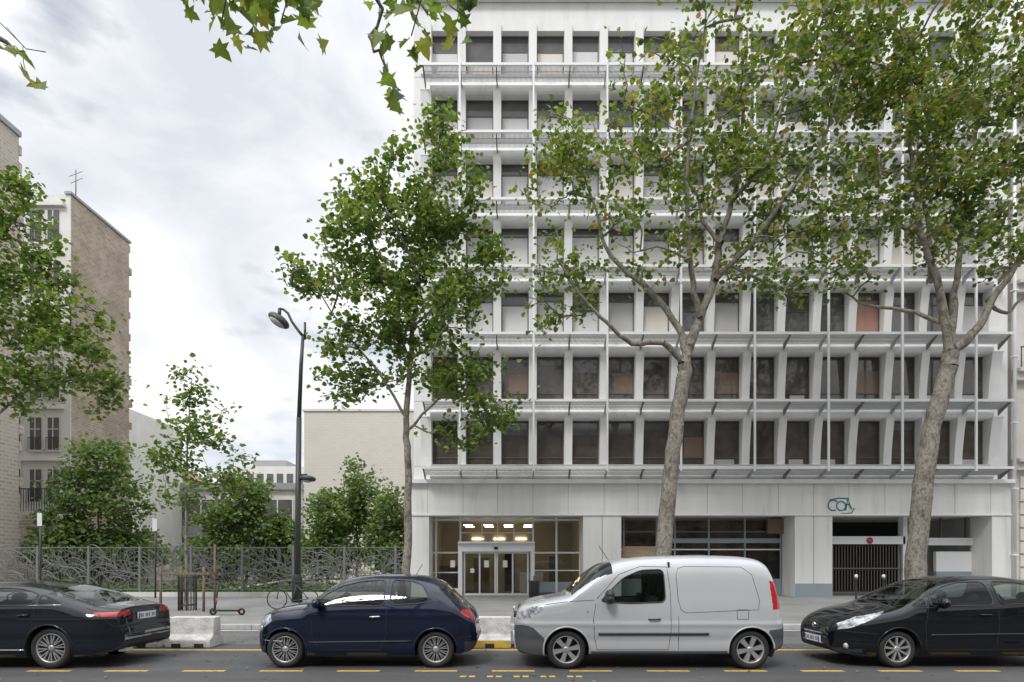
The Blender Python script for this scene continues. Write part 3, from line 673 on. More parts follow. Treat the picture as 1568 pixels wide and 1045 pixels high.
def car(name,paint,L,W,X0,Yn,T,Bt,belt,kk,n,plan,wheels,wr,arch,wins,ws,rs,regions,seams,extras,spokes,rimmat,seatmat='seat',trim='bplastic',cabin=(1.2,3.0),lipmat=None,crz=.8):
    fT=pchip(T);fB=pchip(Bt);fb=pchip(belt); cf,df,cr,dr=plan
    def P(x):
        a=1-np.clip(x/df,0,1);b=1-np.clip((L-x)/dr,0,1)
        return W*(1-cf*a**2.6-cr*b**3.0)
    def beff(x): return np.minimum(fb(x),fB(x)+(fT(x)-fB(x))*0.74)
    def low(z): return 1-0.035*(np.abs(z-0.66)/0.45)**2-0.5*np.clip(0.33-z,0,1)**1.5+.014*np.exp(-((z-crz)/.04)**2)-.014*np.exp(-((z-.47)/.07)**2)
    def side(x,z):
        x=np.asarray(x,float);z=np.asarray(z,float);be=beff(x);y=P(x)*low(np.minimum(z,be))
        h=np.maximum(z-be,0);t=np.clip(h/np.maximum(fT(x)-be,1e-4),0,1)
        return y*(1-kk*h)*(1-t**n)**(1/n)
    u=np.linspace(0,1,330); xs=L*(0.45*u+0.55*(1-np.cos(np.pi*u))/2)
    cols=[('b',v) for v in np.linspace(0,0.92,6)]+[('s',v) for v in np.linspace(0,1,44)]
    cols+=[('t',v) for v in np.linspace(0.02,0.84,34)]+[('a',v) for v in np.linspace(np.pi/4,np.pi/2,18)[1:]]
    half=len(cols); nX=len(xs)
    Y_=np.zeros((nX,half));Z_=np.zeros((nX,half)); be=beff(xs);Tt=fT(xs);Bb=fB(xs);PP=P(xs)
    for j,(k,v) in enumerate(cols):
        if k=='b': Z_[:,j]=Bb; Y_[:,j]=PP*low(Bb)*v
        elif k=='s':
            Z_[:,j]=Bb+(be-Bb)*v; Y_[:,j]=PP*low(Z_[:,j])
        else:
            t=v if k=='t' else np.sin(v)**(2/n)
            Z_[:,j]=be+(Tt-be)*t; h=Z_[:,j]-be
            yf=(1-t**n)**(1/n) if k=='t' else max(np.cos(v),0)**(2/n)
            Y_[:,j]=PP*low(be)*(1-kk*h)*yf
    Xg=np.repeat(xs[:,None],half,1)
    for cx in wheels:
        dx=Xg-cx;dz=Z_-wr; r=np.sqrt(dx**2+dz**2)+1e-9
        msk=(np.abs(r-arch)<0.014)&(Y_>0.6*W)
        f=arch/r; Xn=cx+dx*f;Zn=wr+dz*f
        Xg=np.where(msk,Xn,Xg);Z_=np.where(msk,Zn,Z_);Y_=np.where(msk,side(Xn,Zn),Y_)
    Vn=np.stack([Xg,-Y_,Z_],2); Vf=np.stack([Xg,Y_,Z_],2)[:,::-1,:][:,1:,:]
    G=np.concatenate([Vn,Vf[:,:-1,:]],1); R=G.shape[1]
    idx=np.arange(nX*R).reshape(nX,R)
    a=idx[:-1,:];b=np.roll(idx,-1,1)[:-1,:];c=np.roll(idx,-1,1)[1:,:];d=idx[1:,:]
    faces=np.stack([a,d,c,b],2).reshape(-1,4)
    VV=G.reshape(-1,3); C=VV[faces].mean(1); cx_,cy_,cz_=C[:,0],np.abs(C[:,1]),C[:,2]
    keep=np.ones(len(faces),bool)
    for w0 in wheels: keep&=~((((cx_-w0)**2+(cz_-wr)**2)<arch**2)&(cy_>0.45*W))
    mats=[paint,M['carglass'],M['bplastic'],M['gplastic'],M['red'],M['lens'],M['chrome'],M['black']]
    names=['paint','glass','bplastic','gplastic','red','lens','chrome','black']
    mi=np.zeros(len(faces),int); Pc=P(cx_); bec=beff(cx_); tc=(cz_-bec)/np.maximum(fT(cx_)-bec,1e-3)
    for (x0,x1,yf) in (ws,rs):
        if x1>x0: mi[(cx_>x0)&(cx_<x1)&(cy_<yf*Pc)&(tc>0.45)]=1
    sidef=(cy_>0.5*Pc)&(tc<0.93)
    for wp in wins: mi[sidef&inpoly(cx_,cz_,round_poly(wp))]=1
    for poly,y0,y1,mn in regions: mi[(cy_>=y0*Pc)&(cy_<=y1*Pc)&inpoly(cx_,cz_,poly)]=names.index(mn)
    mi[cz_<fB(cx_)+0.02]=2
    faces=faces[keep];mi=mi[keep]
    E=empty(name); O=np.array([X0,Yn+W,0.0])
    caps=[idx[0,::-1],idx[-1,:]]
    loops=np.concatenate([faces.ravel()]+caps); starts=np.concatenate([np.arange(len(faces))*4,[len(faces)*4,len(faces)*4+R]])
    mi=np.concatenate([mi,[0,0]])
    fastmesh('body',VV+O,loops,starts,mats,mi,True,E)
    def sp(x,z,sg=-1,off=0.002): return (X0+x,Yn+W+sg*(float(side(x,z))+off),z)
    w=MB()
    for cx in wheels:
        for sg in (-1,1):
            vs=[];fs=[];pts=[];K=40
            for k in range(K+1):
                an=-0.35+(math.pi+0.7)*k/K; x=cx+arch*math.cos(an);z=wr+arch*math.sin(an)
                y=float(side(x,z)); vs+=[(X0+x,Yn+W+sg*(y-0.003),z),(X0+x,Yn+W+sg*(W-0.42),z)]
                if z>float(fB(x))+0.0: pts.append((X0+x,Yn+W+sg*(y-0.001),z))
            fs=[(2*k,2*k+1,2*k+3,2*k+2) for k in range(K)]
            w.add(vs,fs,'black',True)
            w.add([vs[2*k+1] for k in range(K+1)],[tuple(range(K+1))],'black')
            w.tube(pts,0.014,lipmat or paint,6)
    w.build('wheel_arches',E)
    w=MB()
    for wp in wins:
        rp=round_poly(wp); rp.append(rp[0]); dp=dens2(rp,.08)
        for sg in (-1,1): w.tube([sp(a,b_,sg) for a,b_ in dp],0.011,trim,5,cap=False)
    for sm in seams:
        dp=dens2(sm,.06)
        for sg in (-1,1): w.tube([sp(a,b_,sg,-0.002) for a,b_ in dp],0.006,'black',4)
    w.build('seams_and_trim',E)
    w=MB()
    for cx in wheels:
        for sg in (-1,1):
            yo=Yn+W+sg*(W*0.965-0.03); c=(X0+cx,yo,wr); s=sg
            tw=0.2; rr=wr*0.69
            w.lathe([(rr,-s*0.0),(rr+0.02,s*0.012),(wr*0.9,s*0.012),(wr-0.012,-s*0.012),(wr,-s*0.04),(wr,-s*(tw-0.03)),(wr-0.03,-s*tw),(rr,-s*tw)],c,'Y','black',48)
            w.lathe([(rr,0),(rr-0.008,s*0.004),(rr-0.018,-s*0.02),(rr-0.02,-s*0.1)],c,'Y',rimmat,48)
            w.lathe([(rr-0.01,-s*0.1),(0.0,-s*0.1)],c,'Y','black',32)
            w.lathe([(0.12,-s*0.09),(0.12,-s*0.08),(0.0,-s*0.08)],c,'Y','alloyd',32)
            w.lathe([(0.055,-s*0.06),(0.05,-s*0.012),(0.03,-s*0.004),(0,-s*0.004)],c,'Y',rimmat,20)
            ns,w1,w2,dbl=spokes
            for k in range(ns):
                for dd in ((-0.5,0.5) if dbl else (0,)):
                    an=2*math.pi*k/ns+0.2; ca,sa=math.cos(an),math.sin(an); an2=an+dd*2*math.pi/ns*0.42; c2,s2=math.cos(an2),math.sin(an2)
                    p1=np.array((ca,sa))*0.045;p2=np.array((c2,s2))*(rr-0.012); nn=np.array((-s2,c2))
                    pts=[(c[0]+q[0],yo-s*0.012,c[2]+q[1]) for q in (p1-nn*w1/2,p1+nn*w1/2,p2+nn*w2/2,p2-nn*w2/2)]
                    w.prism(pts,(0,-s*0.035,0),rimmat)
    w.build('wheels',E)
    w=MB(); c0,c1=cabin; zb=float(fb(1.6))-0.12; yc=Yn+W; iw=W*0.8
    w.box(X0+c0-0.25,X0+c1+0.1,yc-iw,yc+iw,0.35,zb-0.25,'seat')
    w.box(X0+c0-0.25,X0+c0+0.12,yc-iw*0.9,yc+iw*0.9,zb-0.25,zb+0.06,'seat')
    for sx in (c0+0.75,)+((c0+1.6,) if c1-c0>1.5 else ()):
        for sy in (-0.37,0.37):
            w.prism([(X0+sx,yc+sy-0.24,zb-0.3),(X0+sx+0.14,yc+sy-0.24,zb-0.3),(X0+sx+0.28,yc+sy-0.22,zb+0.2),(X0+sx+0.18,yc+sy-0.22,zb+0.22)],(0,0.46,0),seatmat)
            w.ball((X0+sx+0.27,yc+sy,zb+0.32),(0.05,0.13,0.09),seatmat,12)
    w.tube([(X0+c0+0.32+0.1*math.sin(a*math.pi/10),yc-0.36+0.18*math.cos(a*math.pi/10),zb+0.02+0.17*math.sin(a*math.pi/10)) for a in range(21)],0.014,'black',6)
    w.build('interior',E)
    w=MB()
    for ex in extras:
        t=ex[0]
        if t=='mirror':
            for sg in (-1,1):
                x,y,z=sp(ex[1],ex[2],sg); w.ball((x-0.02,y+sg*0.13,z+0.05),(0.075,0.13,0.085),ex[3] if ex[3]!='paint' else paint,16); w.tube([(x,y-sg*0.03,z-0.02),(x-0.01,y+sg*0.08,z+0.01)],0.025,'bplastic',6)
        if t=='handle':
            for sg in (-1,1):
                x,y,z=sp(ex[1],ex[2],sg); w.tube([(x-0.09,y-sg*0.005,z),(x-0.07,y+sg*0.028,z),(x+0.07,y+sg*0.028,z+0.004),(x+0.09,y-sg*0.005,z+0.004)],0.013,ex[3] if ex[3]!='paint' else paint,6)
        if t=='strip':
            for sg in (-1,1): w.tube([sp(ex[1]+(ex[2]-ex[1])*q/20,ex[3]+(ex[4]-ex[3])*q/20,sg,0.0) for q in range(21)],ex[5],ex[6],6)
        if t=='plate':
            x,z=ex[1],ex[2]; w.box(X0+x-0.012,X0+x+0.012,yc-0.26,yc+0.26,z-0.055,z+0.055,'plate')
            s_=1 if x>L/2 else -1
            for q,(wd) in enumerate((0.04,0.04,0.02,0.04,0.04,0.04,0.02,0.04,0.04)):
                if wd<0.03: continue
                y0=yc-0.2+q*0.045; w.box(X0+x+s_*0.0125-0.001,X0+x+s_*0.0125+0.001,y0,y0+0.022,z-0.03,z+0.03,'bplastic')
            for y0 in (yc-0.257,yc+0.222): w.box(X0+x+s_*0.0125-0.001,X0+x+s_*0.0125+0.001,y0,y0+0.035,z-0.053,z+0.053,'blue')
        if t=='box': w.box(X0+ex[1],X0+ex[2],yc+ex[3],yc+ex[4],ex[5],ex[6],ex[7])
        if t=='ball':
            for sg in (-1,1):
                x,y,z=sp(ex[1],ex[2],sg,ex[4]); w.ball((x,y,z),ex[3],ex[5],16)
        if t=='cball': w.ball((X0+ex[1],yc+ex[2],ex[3]),ex[4],ex[5],14)
        if t=='wire': w.tube([(X0+p[0],yc+p[1],p[2]) for p in ex[1]],ex[2],ex[3],5)
    w.build('fittings',E)
    return E
def paintmat(name,c,metal=0.2,rough=0.3,spec=.4):
    m=noisy(name,[(0.3,tuple(v*0.94 for v in c)),(0.7,c)],scale=1.5,rough=rough,coat=1.0,spec=spec); b=m.node_tree.nodes['Principled BSDF']; b.inputs['Metallic'].default_value=metal; b.inputs['Coat Roughness'].default_value=0.02; return m
pn_navy=paintmat('navy_paint',(0.004,0.009,0.03),0.2,.4,.1); pn_white=paintmat('van_silver_paint',(0.5,0.51,0.53),0.15,0.35); pn_blk=paintmat('black_paint',(0.004,0.005,0.007),0.0,.5,.05); pn_slate=paintmat('slate_blue_paint',(0.007,0.01,0.016),0.1,.5,.05)
# small round city hatchback
car('parked_car',pn_navy,3.59,0.81,-4.16,9.72,
 T=[(0,.5),(0.012,.66),(0.04,.78),(0.12,.875),(0.3,.945),(0.55,.985),(0.8,1.02),(0.95,1.14),(1.13,1.29),(1.36,1.41),(1.65,1.47),(2.05,1.498),(2.45,1.492),(2.75,1.455),(2.96,1.385),(3.1,1.27),(3.28,1.09),(3.4,.98),(3.49,.9),(3.55,.78),(3.58,.64),(3.59,.5)],
 Bt=[(0,.46),(.02,.34),(.1,.24),(.5,.2),(1,.19),(2.6,.19),(3.2,.22),(3.5,.28),(3.58,.38),(3.59,.46)],
 belt=[(0,.66),(.3,.78),(.85,.87),(1.2,.92),(2.2,.95),(2.8,.95),(3.3,.88),(3.59,.75)],
 kk=0.42,n=2.9,plan=(0.42,0.6,0.3,0.5),wheels=(0.53,2.94),wr=0.302,arch=0.345,
 wins=[[(1.0,1.0),(1.15,1.17),(1.38,1.305),(1.7,1.385),(2.1,1.41),(2.13,1.0)],[(2.21,1.41),(2.5,1.39),(2.7,1.33),(2.85,1.1),(2.72,1.04),(2.21,1.01)]],
 ws=(0.86,1.42,0.84),rs=(3.03,3.3,0.72),
 regions=[([(3.32,.76),(3.34,.93),(3.6,.93),(3.6,.76)],0.66,0.97,'red'),([(0.04,.66),(0.07,.8),(.26,.87),(.32,.76),(.18,.66)],0.6,1.0,'lens'),([(-.1,.3),(-.1,.4),(0.2,.4),(0.2,.3)],0,0.7,'black'),([(3.4,.2),(3.4,.42),(3.7,.42),(3.7,.2)],0,1.1,'bplastic')],
 seams=[[(1.0,.96),(0.96,.8),(0.98,.5),(1.08,.3)],[(1.08,.3),(2.05,.3),(2.14,.5),(2.17,.95),(2.16,1.42)],[(0.35,.88),(0.7,.93),(1.0,.97)],[(3.1,1.2),(3.25,.98),(3.38,.7)],[(.02,.5),(.2,.52)],[(3.3,.5),(3.56,.5)]],
 extras=[('mirror',1.1,1.0,'paint'),('handle',1.98,.83,'chrome'),('strip',0.92,2.55,.42,.44,.012,'bplastic'),('box',3.54,3.6,-0.2,0.2,.66,.7,'chrome'),('plate',3.6,.5),('ball',.11,.62,(.045,.04,.055),-0.02,'lens'),('ball',.62,.62,(.02,.01,.012),0,'orange'),
   ('wire',[(2.5,0,1.47),(2.62,0,1.66)],.005,'black'),('strip',.16,.5,.44,.44,.008,'chrome')],
 spokes=(12,0.010,0.013,True),rimmat=M['alloy'],seatmat='seatl',cabin=(1.15,3.0),crz=.84)
# delivery van
car('delivery_van',pn_white,4.28,0.905,0.04,9.6,
 T=[(0,.52),(.012,.72),(.04,.88),(.12,.99),(.3,1.06),(.6,1.12),(.84,1.17),(1.0,1.29),(1.3,1.56),(1.5,1.68),(1.75,1.75),(2.2,1.8),(3.0,1.815),(3.6,1.8),(3.9,1.76),(4.03,1.69),(4.1,1.55),(4.17,1.2),(4.22,.9),(4.265,.75),(4.28,.52)],
 Bt=[(0,.48),(.02,.34),(.1,.25),(.5,.22),(1.2,.24),(3.1,.24),(3.9,.28),(4.2,.34),(4.27,.42),(4.28,.48)],
 belt=[(0,.72),(.2,.86),(.6,.96),(1.0,1.02),(1.6,1.05),(3.8,1.06),(4.28,1.05)],
 kk=0.16,n=6.0,plan=(0.34,0.55,0.13,0.3),wheels=(0.82,3.73),wr=0.315,arch=0.365,
 wins=[[(1.36,1.08),(1.46,1.2),(1.72,1.45),(2.0,1.57),(2.36,1.585),(2.38,1.07),(1.8,1.05)]],
 ws=(0.9,1.55,0.88),rs=(0,0,0),
 regions=[([(-.1,.2),(-.1,.68),(.18,.7),(.3,.66),(.47,.5),(.47,.2)],0,1.1,'gplastic'),([(4.0,.2),(4.0,.62),(4.3,.66),(4.3,.2)],0,1.1,'gplastic'),([(.04,.78),(.08,.9),(.28,1.0),(.5,1.02),(.4,.9),(.2,.8)],0.6,1.0,'lens'),
  ([(4.07,.95),(4.03,1.4),(4.2,1.4),(4.25,.95)],0.7,1.1,'red'),([(1.2,.2),(1.2,.3),(3.4,.3),(3.4,.2)],0.5,1.1,'gplastic')],
 seams=[[(1.28,1.04),(1.24,.8),(1.26,.5),(1.3,.32)],[(1.3,.32),(2.42,.32),(2.46,.6),(2.46,1.2),(2.42,1.62)],[(2.42,1.62),(2.0,1.63),(1.65,1.5),(1.3,1.12)],
   [(2.62,.95),(2.58,1.1),(2.56,1.5),(2.6,1.6),(2.7,1.63),(3.6,1.62),(3.76,1.5),(3.86,1.1),(3.84,.95),(2.7,.9),(2.62,.95)],[(.5,1.03),(.9,1.08),(1.25,1.1)],[(2.58,.32),(2.58,.85)],[(3.5,.8),(3.68,.8),(3.68,.95),(3.5,.95),(3.5,.8)]],
 extras=[('mirror',1.5,1.08,'bplastic'),('mirror',1.5,1.14,'bplastic'),('handle',2.2,.8,'bplastic'),('strip',1.32,3.05,.57,.57,.024,'bplastic'),('ball',1.15,.92,(.02,.01,.012),0,'orange'),
   ('wire',[(1.62,0,1.73),(1.45,0,1.98)],.006,'black'),('box',-0.01,0.05,-0.3,0.3,.78,.84,'bplastic'),('cball',-0.005,0,.9,(.02,.06,.06),'chrome'),('plate',-0.01,.45),('box',2.44,2.47,-.78,.78,.4,1.7,'seat')],
 spokes=(6,0.05,0.085,False),rimmat=M['alloy'],cabin=(1.3,2.3),trim='bplastic',crz=.72)
# black hatchback
car('parked_car',pn_blk,4.03,0.87,5.22,9.72,
 T=[(0,.5),(.015,.6),(.06,.68),(.2,.77),(.5,.88),(.9,.97),(1.05,1.02),(1.3,1.16),(1.65,1.34),(1.95,1.425),(2.3,1.465),(2.8,1.47),(3.3,1.41),(3.6,1.32),(3.82,1.08),(3.93,.95),(3.98,.75),(4.03,.5)],
 Bt=[(0,.44),(.03,.3),(.15,.22),(.5,.19),(3.5,.2),(3.9,.28),(4.02,.4),(4.03,.44)],
 belt=[(0,.6),(.3,.72),(.9,.84),(1.4,.9),(2.5,.95),(3.4,1.0),(4.03,.85)],
 kk=0.42,n=3.8,plan=(0.45,0.75,0.3,0.5),wheels=(0.95,3.5),wr=0.305,arch=0.35,
 wins=[[(1.18,1.0),(1.4,1.12),(1.42,1.0)],[(1.48,.99),(1.49,1.15),(1.75,1.29),(2.05,1.365),(2.46,1.385),(2.48,1.01)],[(2.58,1.015),(2.57,1.385),(2.95,1.375),(3.2,1.32),(3.22,1.05)]],
 ws=(1.0,1.85,0.84),rs=(3.62,3.85,.8),
 regions=[([(.1,.6),(.12,.7),(.36,.81),(.8,.91),(.66,.84),(.4,.72),(.25,.64)],0.5,1.1,'lens'),([(-.1,.3),(-.1,.52),(.2,.52),(.25,.3)],0,.62,'black'),([(-.1,.24),(-.1,.3),(.4,.3),(.4,.24)],0,1.1,'bplastic')],
 seams=[[(1.42,.96),(1.36,.7),(1.4,.3),(2.5,.3),(2.53,.6),(2.53,1.4)],[(2.53,.3),(3.15,.32),(3.25,.6),(3.35,1.05)],[(.3,.8),(.8,.93),(1.1,1.0)],[(.15,.58),(.6,.56)]],
 extras=[('mirror',1.6,1.0,'paint'),('handle',2.32,.86,'paint'),('handle',3.1,.88,'paint'),('strip',1.45,3.1,.54,.56,.014,'bplastic'),('plate',-0.015,.4),('strip',1.2,3.2,.965,1.0,.006,'bplastic'),
   ('box',-0.01,0.04,-.3,.3,.5,.52,'chrome'),('box',-0.01,0.04,-.35,.35,.34,.355,'chrome'),('cball',.01,0,.62,(.02,.06,.05),'chrome'),('ball',.2,.34,(.05,.03,.05),-0.01,'lens')],
 spokes=(9,0.026,0.036,False),rimmat=M['alloy'],cabin=(1.45,3.4),crz=.78)
# dark executive fastback
car('parked_car',pn_slate,4.73,0.925,-10.99,9.62,
 T=[(0,.5),(.02,.62),(.08,.7),(.3,.8),(.8,.9),(1.35,.98),(1.5,1.03),(1.9,1.23),(2.2,1.33),(2.5,1.375),(2.9,1.385),(3.3,1.34),(3.7,1.24),(4.05,1.12),(4.35,1.02),(4.58,.975),(4.65,.96),(4.67,.87),(4.69,.72),(4.72,.6),(4.73,.5)],
 Bt=[(0,.44),(.03,.3),(.15,.2),(.5,.18),(4,.19),(4.5,.25),(4.7,.34),(4.73,.44)],
 belt=[(0,.62),(.4,.74),(1.3,.88),(2,.93),(3.4,.96),(4.2,.95),(4.73,.9)],
 kk=0.5,n=3.4,plan=(0.4,0.7,0.28,0.55),wheels=(0.88,3.68),wr=0.335,arch=0.375,
 wins=[[(1.62,.99),(1.7,1.08),(2.05,1.24),(2.6,1.285),(2.63,1.0)],[(2.7,1.0),(2.68,1.285),(3.1,1.265),(3.42,1.19),(3.4,1.02)],[(3.47,1.02),(3.48,1.175),(3.7,1.11),(3.85,1.04)]],
 ws=(1.45,2.3,.84),rs=(3.55,4.35,.8),
 regions=[([(4.36,.86),(4.38,.9),(4.9,.9),(4.9,.82),(4.5,.83)],0.55,1.1,'red'),([(4.5,.2),(4.5,.36),(4.8,.36),(4.8,.2)],0,.8,'bplastic'),([(.05,.6),(.1,.7),(.5,.8),(.5,.68)],.5,1.1,'lens')],
 seams=[[(2.66,.3),(2.68,.95)],[(2.66,.3),(3.2,.32),(3.42,.6),(3.46,.98)],[(1.5,.3),(1.5,.95)],[(4.2,.97),(4.4,.92),(4.6,.7),(4.68,.66)]],
 extras=[('mirror',1.75,1.0,'paint'),('handle',2.45,.84,'paint'),('handle',3.3,.86,'paint'),('plate',4.7,.8),('strip',1.5,3.3,.31,.31,.01,'chrome'),('strip',1.6,3.85,.985,1.02,.008,'chrome'),
   ('strip',3.2,4.5,.80,.80,.004,'bplastic'),('box',4.6,4.735,-.62,-.45,.25,.31,'chrome'),('box',4.6,4.735,.45,.62,.25,.31,'chrome')],
 spokes=(10,0.014,0.018,True),rimmat=M['alloy'],cabin=(1.75,3.6),crz=.82)
# ------------------------------------------------------------------ trees
tree('plane_tree',20.0,[
 ([(1012,948),(1016,850),(1024,760),(1031,690),(1042,610),(1048,560)],0,.29,.22),
 ([(1050,555),(1060,520),(1078,475),(1097,425),(1105,370),(1128,300),(1140,220),(1150,120),(1155,20)],0.6,.18,.03),
 ([(1097,425),(1140,385),(1190,320),(1235,250),(1262,150)],-1.2,.1,.025),
 ([(1048,558),(1012,528),(965,533),(925,505),(885,470),(850,420)],-1.0,.11,.03),
 ([(1052,548),(1042,500),(1000,440),(965,405),(930,360),(918,300),(895,230)],1.0,.13,.03),
 ([(1072,485),(1056,440),(1048,380),(1040,300),(1045,200),(1060,80)],-1.5,.11,.025),
 ([(1105,370),(1085,330),(1075,260),(990,160)],1.5,.08,.02),
 ([(1128,300),(1180,230),(1220,120),(1240,20)],1.5,.08,.02)],
 [(1160,40,190,80),(1000,110,70,60),(855,205,50,45),(840,280,55,55),(930,250,100,80),(1050,180,110,90),(1190,170,120,100),(1250,300,85,80),(1100,300,110,80),(950,380,110,60),(850,390,50,50),(1190,395,100,50),(850,455,60,50),(1270,80,80,80),(1225,420,60,30),(1270,380,50,60)],
 470,21,.175,sigma=.3)
tree('plane_tree',20.5,[
 ([(1402,945),(1404,850),(1411,760),(1420,690),(1436,620),(1452,570),(1456,540)],0,.33,.25),
 ([(1454,545),(1442,495),(1425,430),(1398,370),(1385,300),(1375,220),(1370,100)],-.8,.16,.03),
 ([(1458,540),(1490,505),(1510,460),(1545,400),(1580,320),(1600,220)],-1,.16,.03),
 ([(1456,530),(1466,480),(1480,400),(1500,300),(1520,180),(1530,40)],1,.14,.03),
 ([(1442,495),(1395,468),(1345,455),(1315,425)],1,.08,.025),
 ([(1425,430),(1440,350),(1440,250),(1450,120)],1.6,.09,.025),
 ([(1510,460),(1560,470),(1610,430)],1,.08,.03)],
 [(1400,50,110,80),(1530,70,90,110),(1375,190,90,90),(1500,210,100,100),(1335,300,60,70),(1430,320,100,70),(1545,320,80,90),(1320,390,45,45),(1480,390,80,40),(1620,150,80,120),(1340,100,60,80)],
 420,26,.175,sigma=.3)
tree('plane_tree',20.0,[
 ([(620,948),(624,850),(625,780),(624,700),(622,640),(628,560),(633,500),(640,420),(655,330),(670,240),(682,175)],0,.15,.025),
 ([(622,640),(580,570),(530,510),(480,430)],-.8,.05,.015),([(628,560),(590,450),(560,340),(545,280)],.8,.06,.015),([(633,500),(690,440),(740,390)],.5,.05,.015),([(623,660),(680,610),(740,590)],-.6,.05,.015),([(640,420),(600,330),(600,260)],-.5,.05,.015)],
 [(682,200,42,45),(600,290,75,50),(550,300,40,50),(690,300,65,60),(590,370,110,60),(500,400,60,45),(460,430,30,25),(690,390,85,55),(560,460,90,50),(660,480,100,60),(560,545,70,40),(680,560,90,50),(740,610,60,40),(520,590,45,35),(740,420,50,50),(720,660,50,25)],
 400,27,.175,sigma=.25,lmat='leaf2')
tree('plane_tree',20.0,[
 ([(-70,948),(-68,800),(-60,640),(-45,520),(-30,400),(-30,250)],0,.3,.06),
 ([(-60,640),(0,640),(60,600),(130,590)],-.6,.06,.02),([(-45,520),(20,500),(80,460),(140,470)],.6,.07,.02),([(-30,400),(20,340),(50,300)],0,.06,.02)],
 [(15,310,50,50),(0,400,70,50),(70,420,45,30),(110,480,70,35),(30,500,80,50),(120,555,65,45),(20,590,70,40),(150,605,38,30),(60,380,30,25)],
 220,25,.175,sigma=.25,lmat='leaf2')
tree('young_street_tree',20.0,[([(285,948),(286,850),(285,760),(288,680),(292,580)],0,.06,.012)],
 [(295,590,30,30),(262,635,32,30),(330,640,35,35),(290,670,45,40),(245,690,30,25),(345,700,40,35),(285,740,60,35),(350,745,30,30)],110,15,.16,sigma=.2,lmat='leaf2',tipr=.007)
for (px,pt,Yd,rx) in ((150,675,32,85),(100,760,31,55),(200,770,33,55),(375,718,34,65),(330,775,33,55),(430,785,35,45),(545,705,35,75),(600,745,33,50),(500,760,33,50)):
    tree('garden_tree',float(Yd),[([(px,910),(px+3,860),(px,(pt+860)/2),(px-2,pt+10)],0,.09,.02)],
     [(px,(pt+40),rx*.6,40),(px-rx*.35,pt+80,rx*.6,35),(px+rx*.35,pt+85,rx*.6,35),(px,840 if pt<740 else 850,rx*.8,30)],120,34,.22,sigma=.33,lmat='leaf3',tipr=.012)
dl=[]
for i in range(50):
    x=rng.uniform(-60,-14);y=rng.uniform(70,84);r=rng.uniform(1.5,3); q=rng.normal(size=(120,3)); q/=np.linalg.norm(q,axis=1)[:,None]; q*=r*rng.uniform(.7,1,size=(120,1)); dl.append(q+np.array((x,y,rng.uniform(2,5.0))))
leaves('distant_trees',np.concatenate(dl),.7,M['leaf3'],None)
E=tree('plane_tree',5.3,[
 ([(-4.5,-3.0,0),(-4.4,-3,3),(-4.2,-2.8,6),(-3.8,-2.5,8)],0,.3,.18),
 ([(-3.8,-2.5,8),(-3.3,0,8.2),(-2.6,3,7.9),(-2.3,5,7.2)],0,.12,.02),
 ([(-3.3,0,8.2),(-1.8,3,8.1),(-1.0,4.8,7.5),(-0.75,5.3,7.0)],0,.09,.02),
 ([(-3.8,-2.5,8),(-5.2,1,8.0),(-5.4,4,7.3),(-5.0,5.3,6.7),(-4.55,5.4,6.35),(-4.25,5.4,6.15)],0,.09,.006),
 ([(-1.0,4.8,7.5),(-1.15,5.2,6.7),(-1.17,5.3,6.4),(-1.2,5.3,6.15),(-1.05,5.3,5.95),(-0.98,5.3,5.8)],0,.02,.004)],
 [(0,0,.3,.3,(-3,2,8.6))],6,4,.17,lmat='leaf',bark='twig',world=True,sigma=.1,template=LOBED,tipr=.004,step=.2)
LP=[]
def cl(px,py,n,sx,sy,Y=5.3):
    x,y,z=S(px,py,Y); s=Y/F
    LP.append(np.stack([x+rng.uniform(-sx,sx,n)*s,y+rng.uniform(-.35,.35,n),z+rng.uniform(-sy,sy,n)*s],1))
cl(300,8,9,30,12);cl(340,28,9,25,18);cl(385,12,12,30,16);cl(425,30,9,22,18);cl(460,16,9,20,14);cl(330,-25,30,70,25);cl(430,-25,25,60,25)
cl(690,15,7,25,14);cl(640,25,5,14,22);cl(715,28,5,15,10);cl(585,50,4,12,20);cl(588,95,3,10,15);cl(605,150,4,8,10);cl(600,10,3,12,10);cl(660,-20,25,60,18);cl(632,62,2,6,8)
cl(35,100,3,9,6);cl(40,112,2,5,4)
leaves('overhanging_leaves',np.concatenate(LP),.17,M['leaf'],E,template=LOBED,flat=0.0)
w=MB()
def tw(pts,r=.006): w.tube([S(a,b_,5.3) for a,b_ in pts],r,'twig',5)
tw([(330,-120),(340,-40),(325,20)]);tw([(420,-120),(400,-30),(385,15)]);tw([(420,-60),(440,0),(430,35)]);tw([(440,-60),(470,0)]);tw([(380,-90),(350,-20),(340,30)])
tw([(650,-120),(660,-40),(690,10),(715,28)]);tw([(640,-80),(645,0),(630,55)]);tw([(600,-60),(582,0),(578,50),(590,100),(606,150)],.004);tw([(578,20),(605,20),(620,10)],.003)
tw([(-60,-10),(0,35),(40,75),(70,80)],.004);tw([(10,42),(35,70),(36,95)],.003);tw([(36,95),(40,115)],.003)
w.build('twigs',E)
P=np.stack([rng.uniform(-16,16,320),rng.uniform(8.4,15.3,320),np.full(320,0.02)],1); leaves('fallen_leaves',P,.06,M['leaf'],None,flat=6.0)
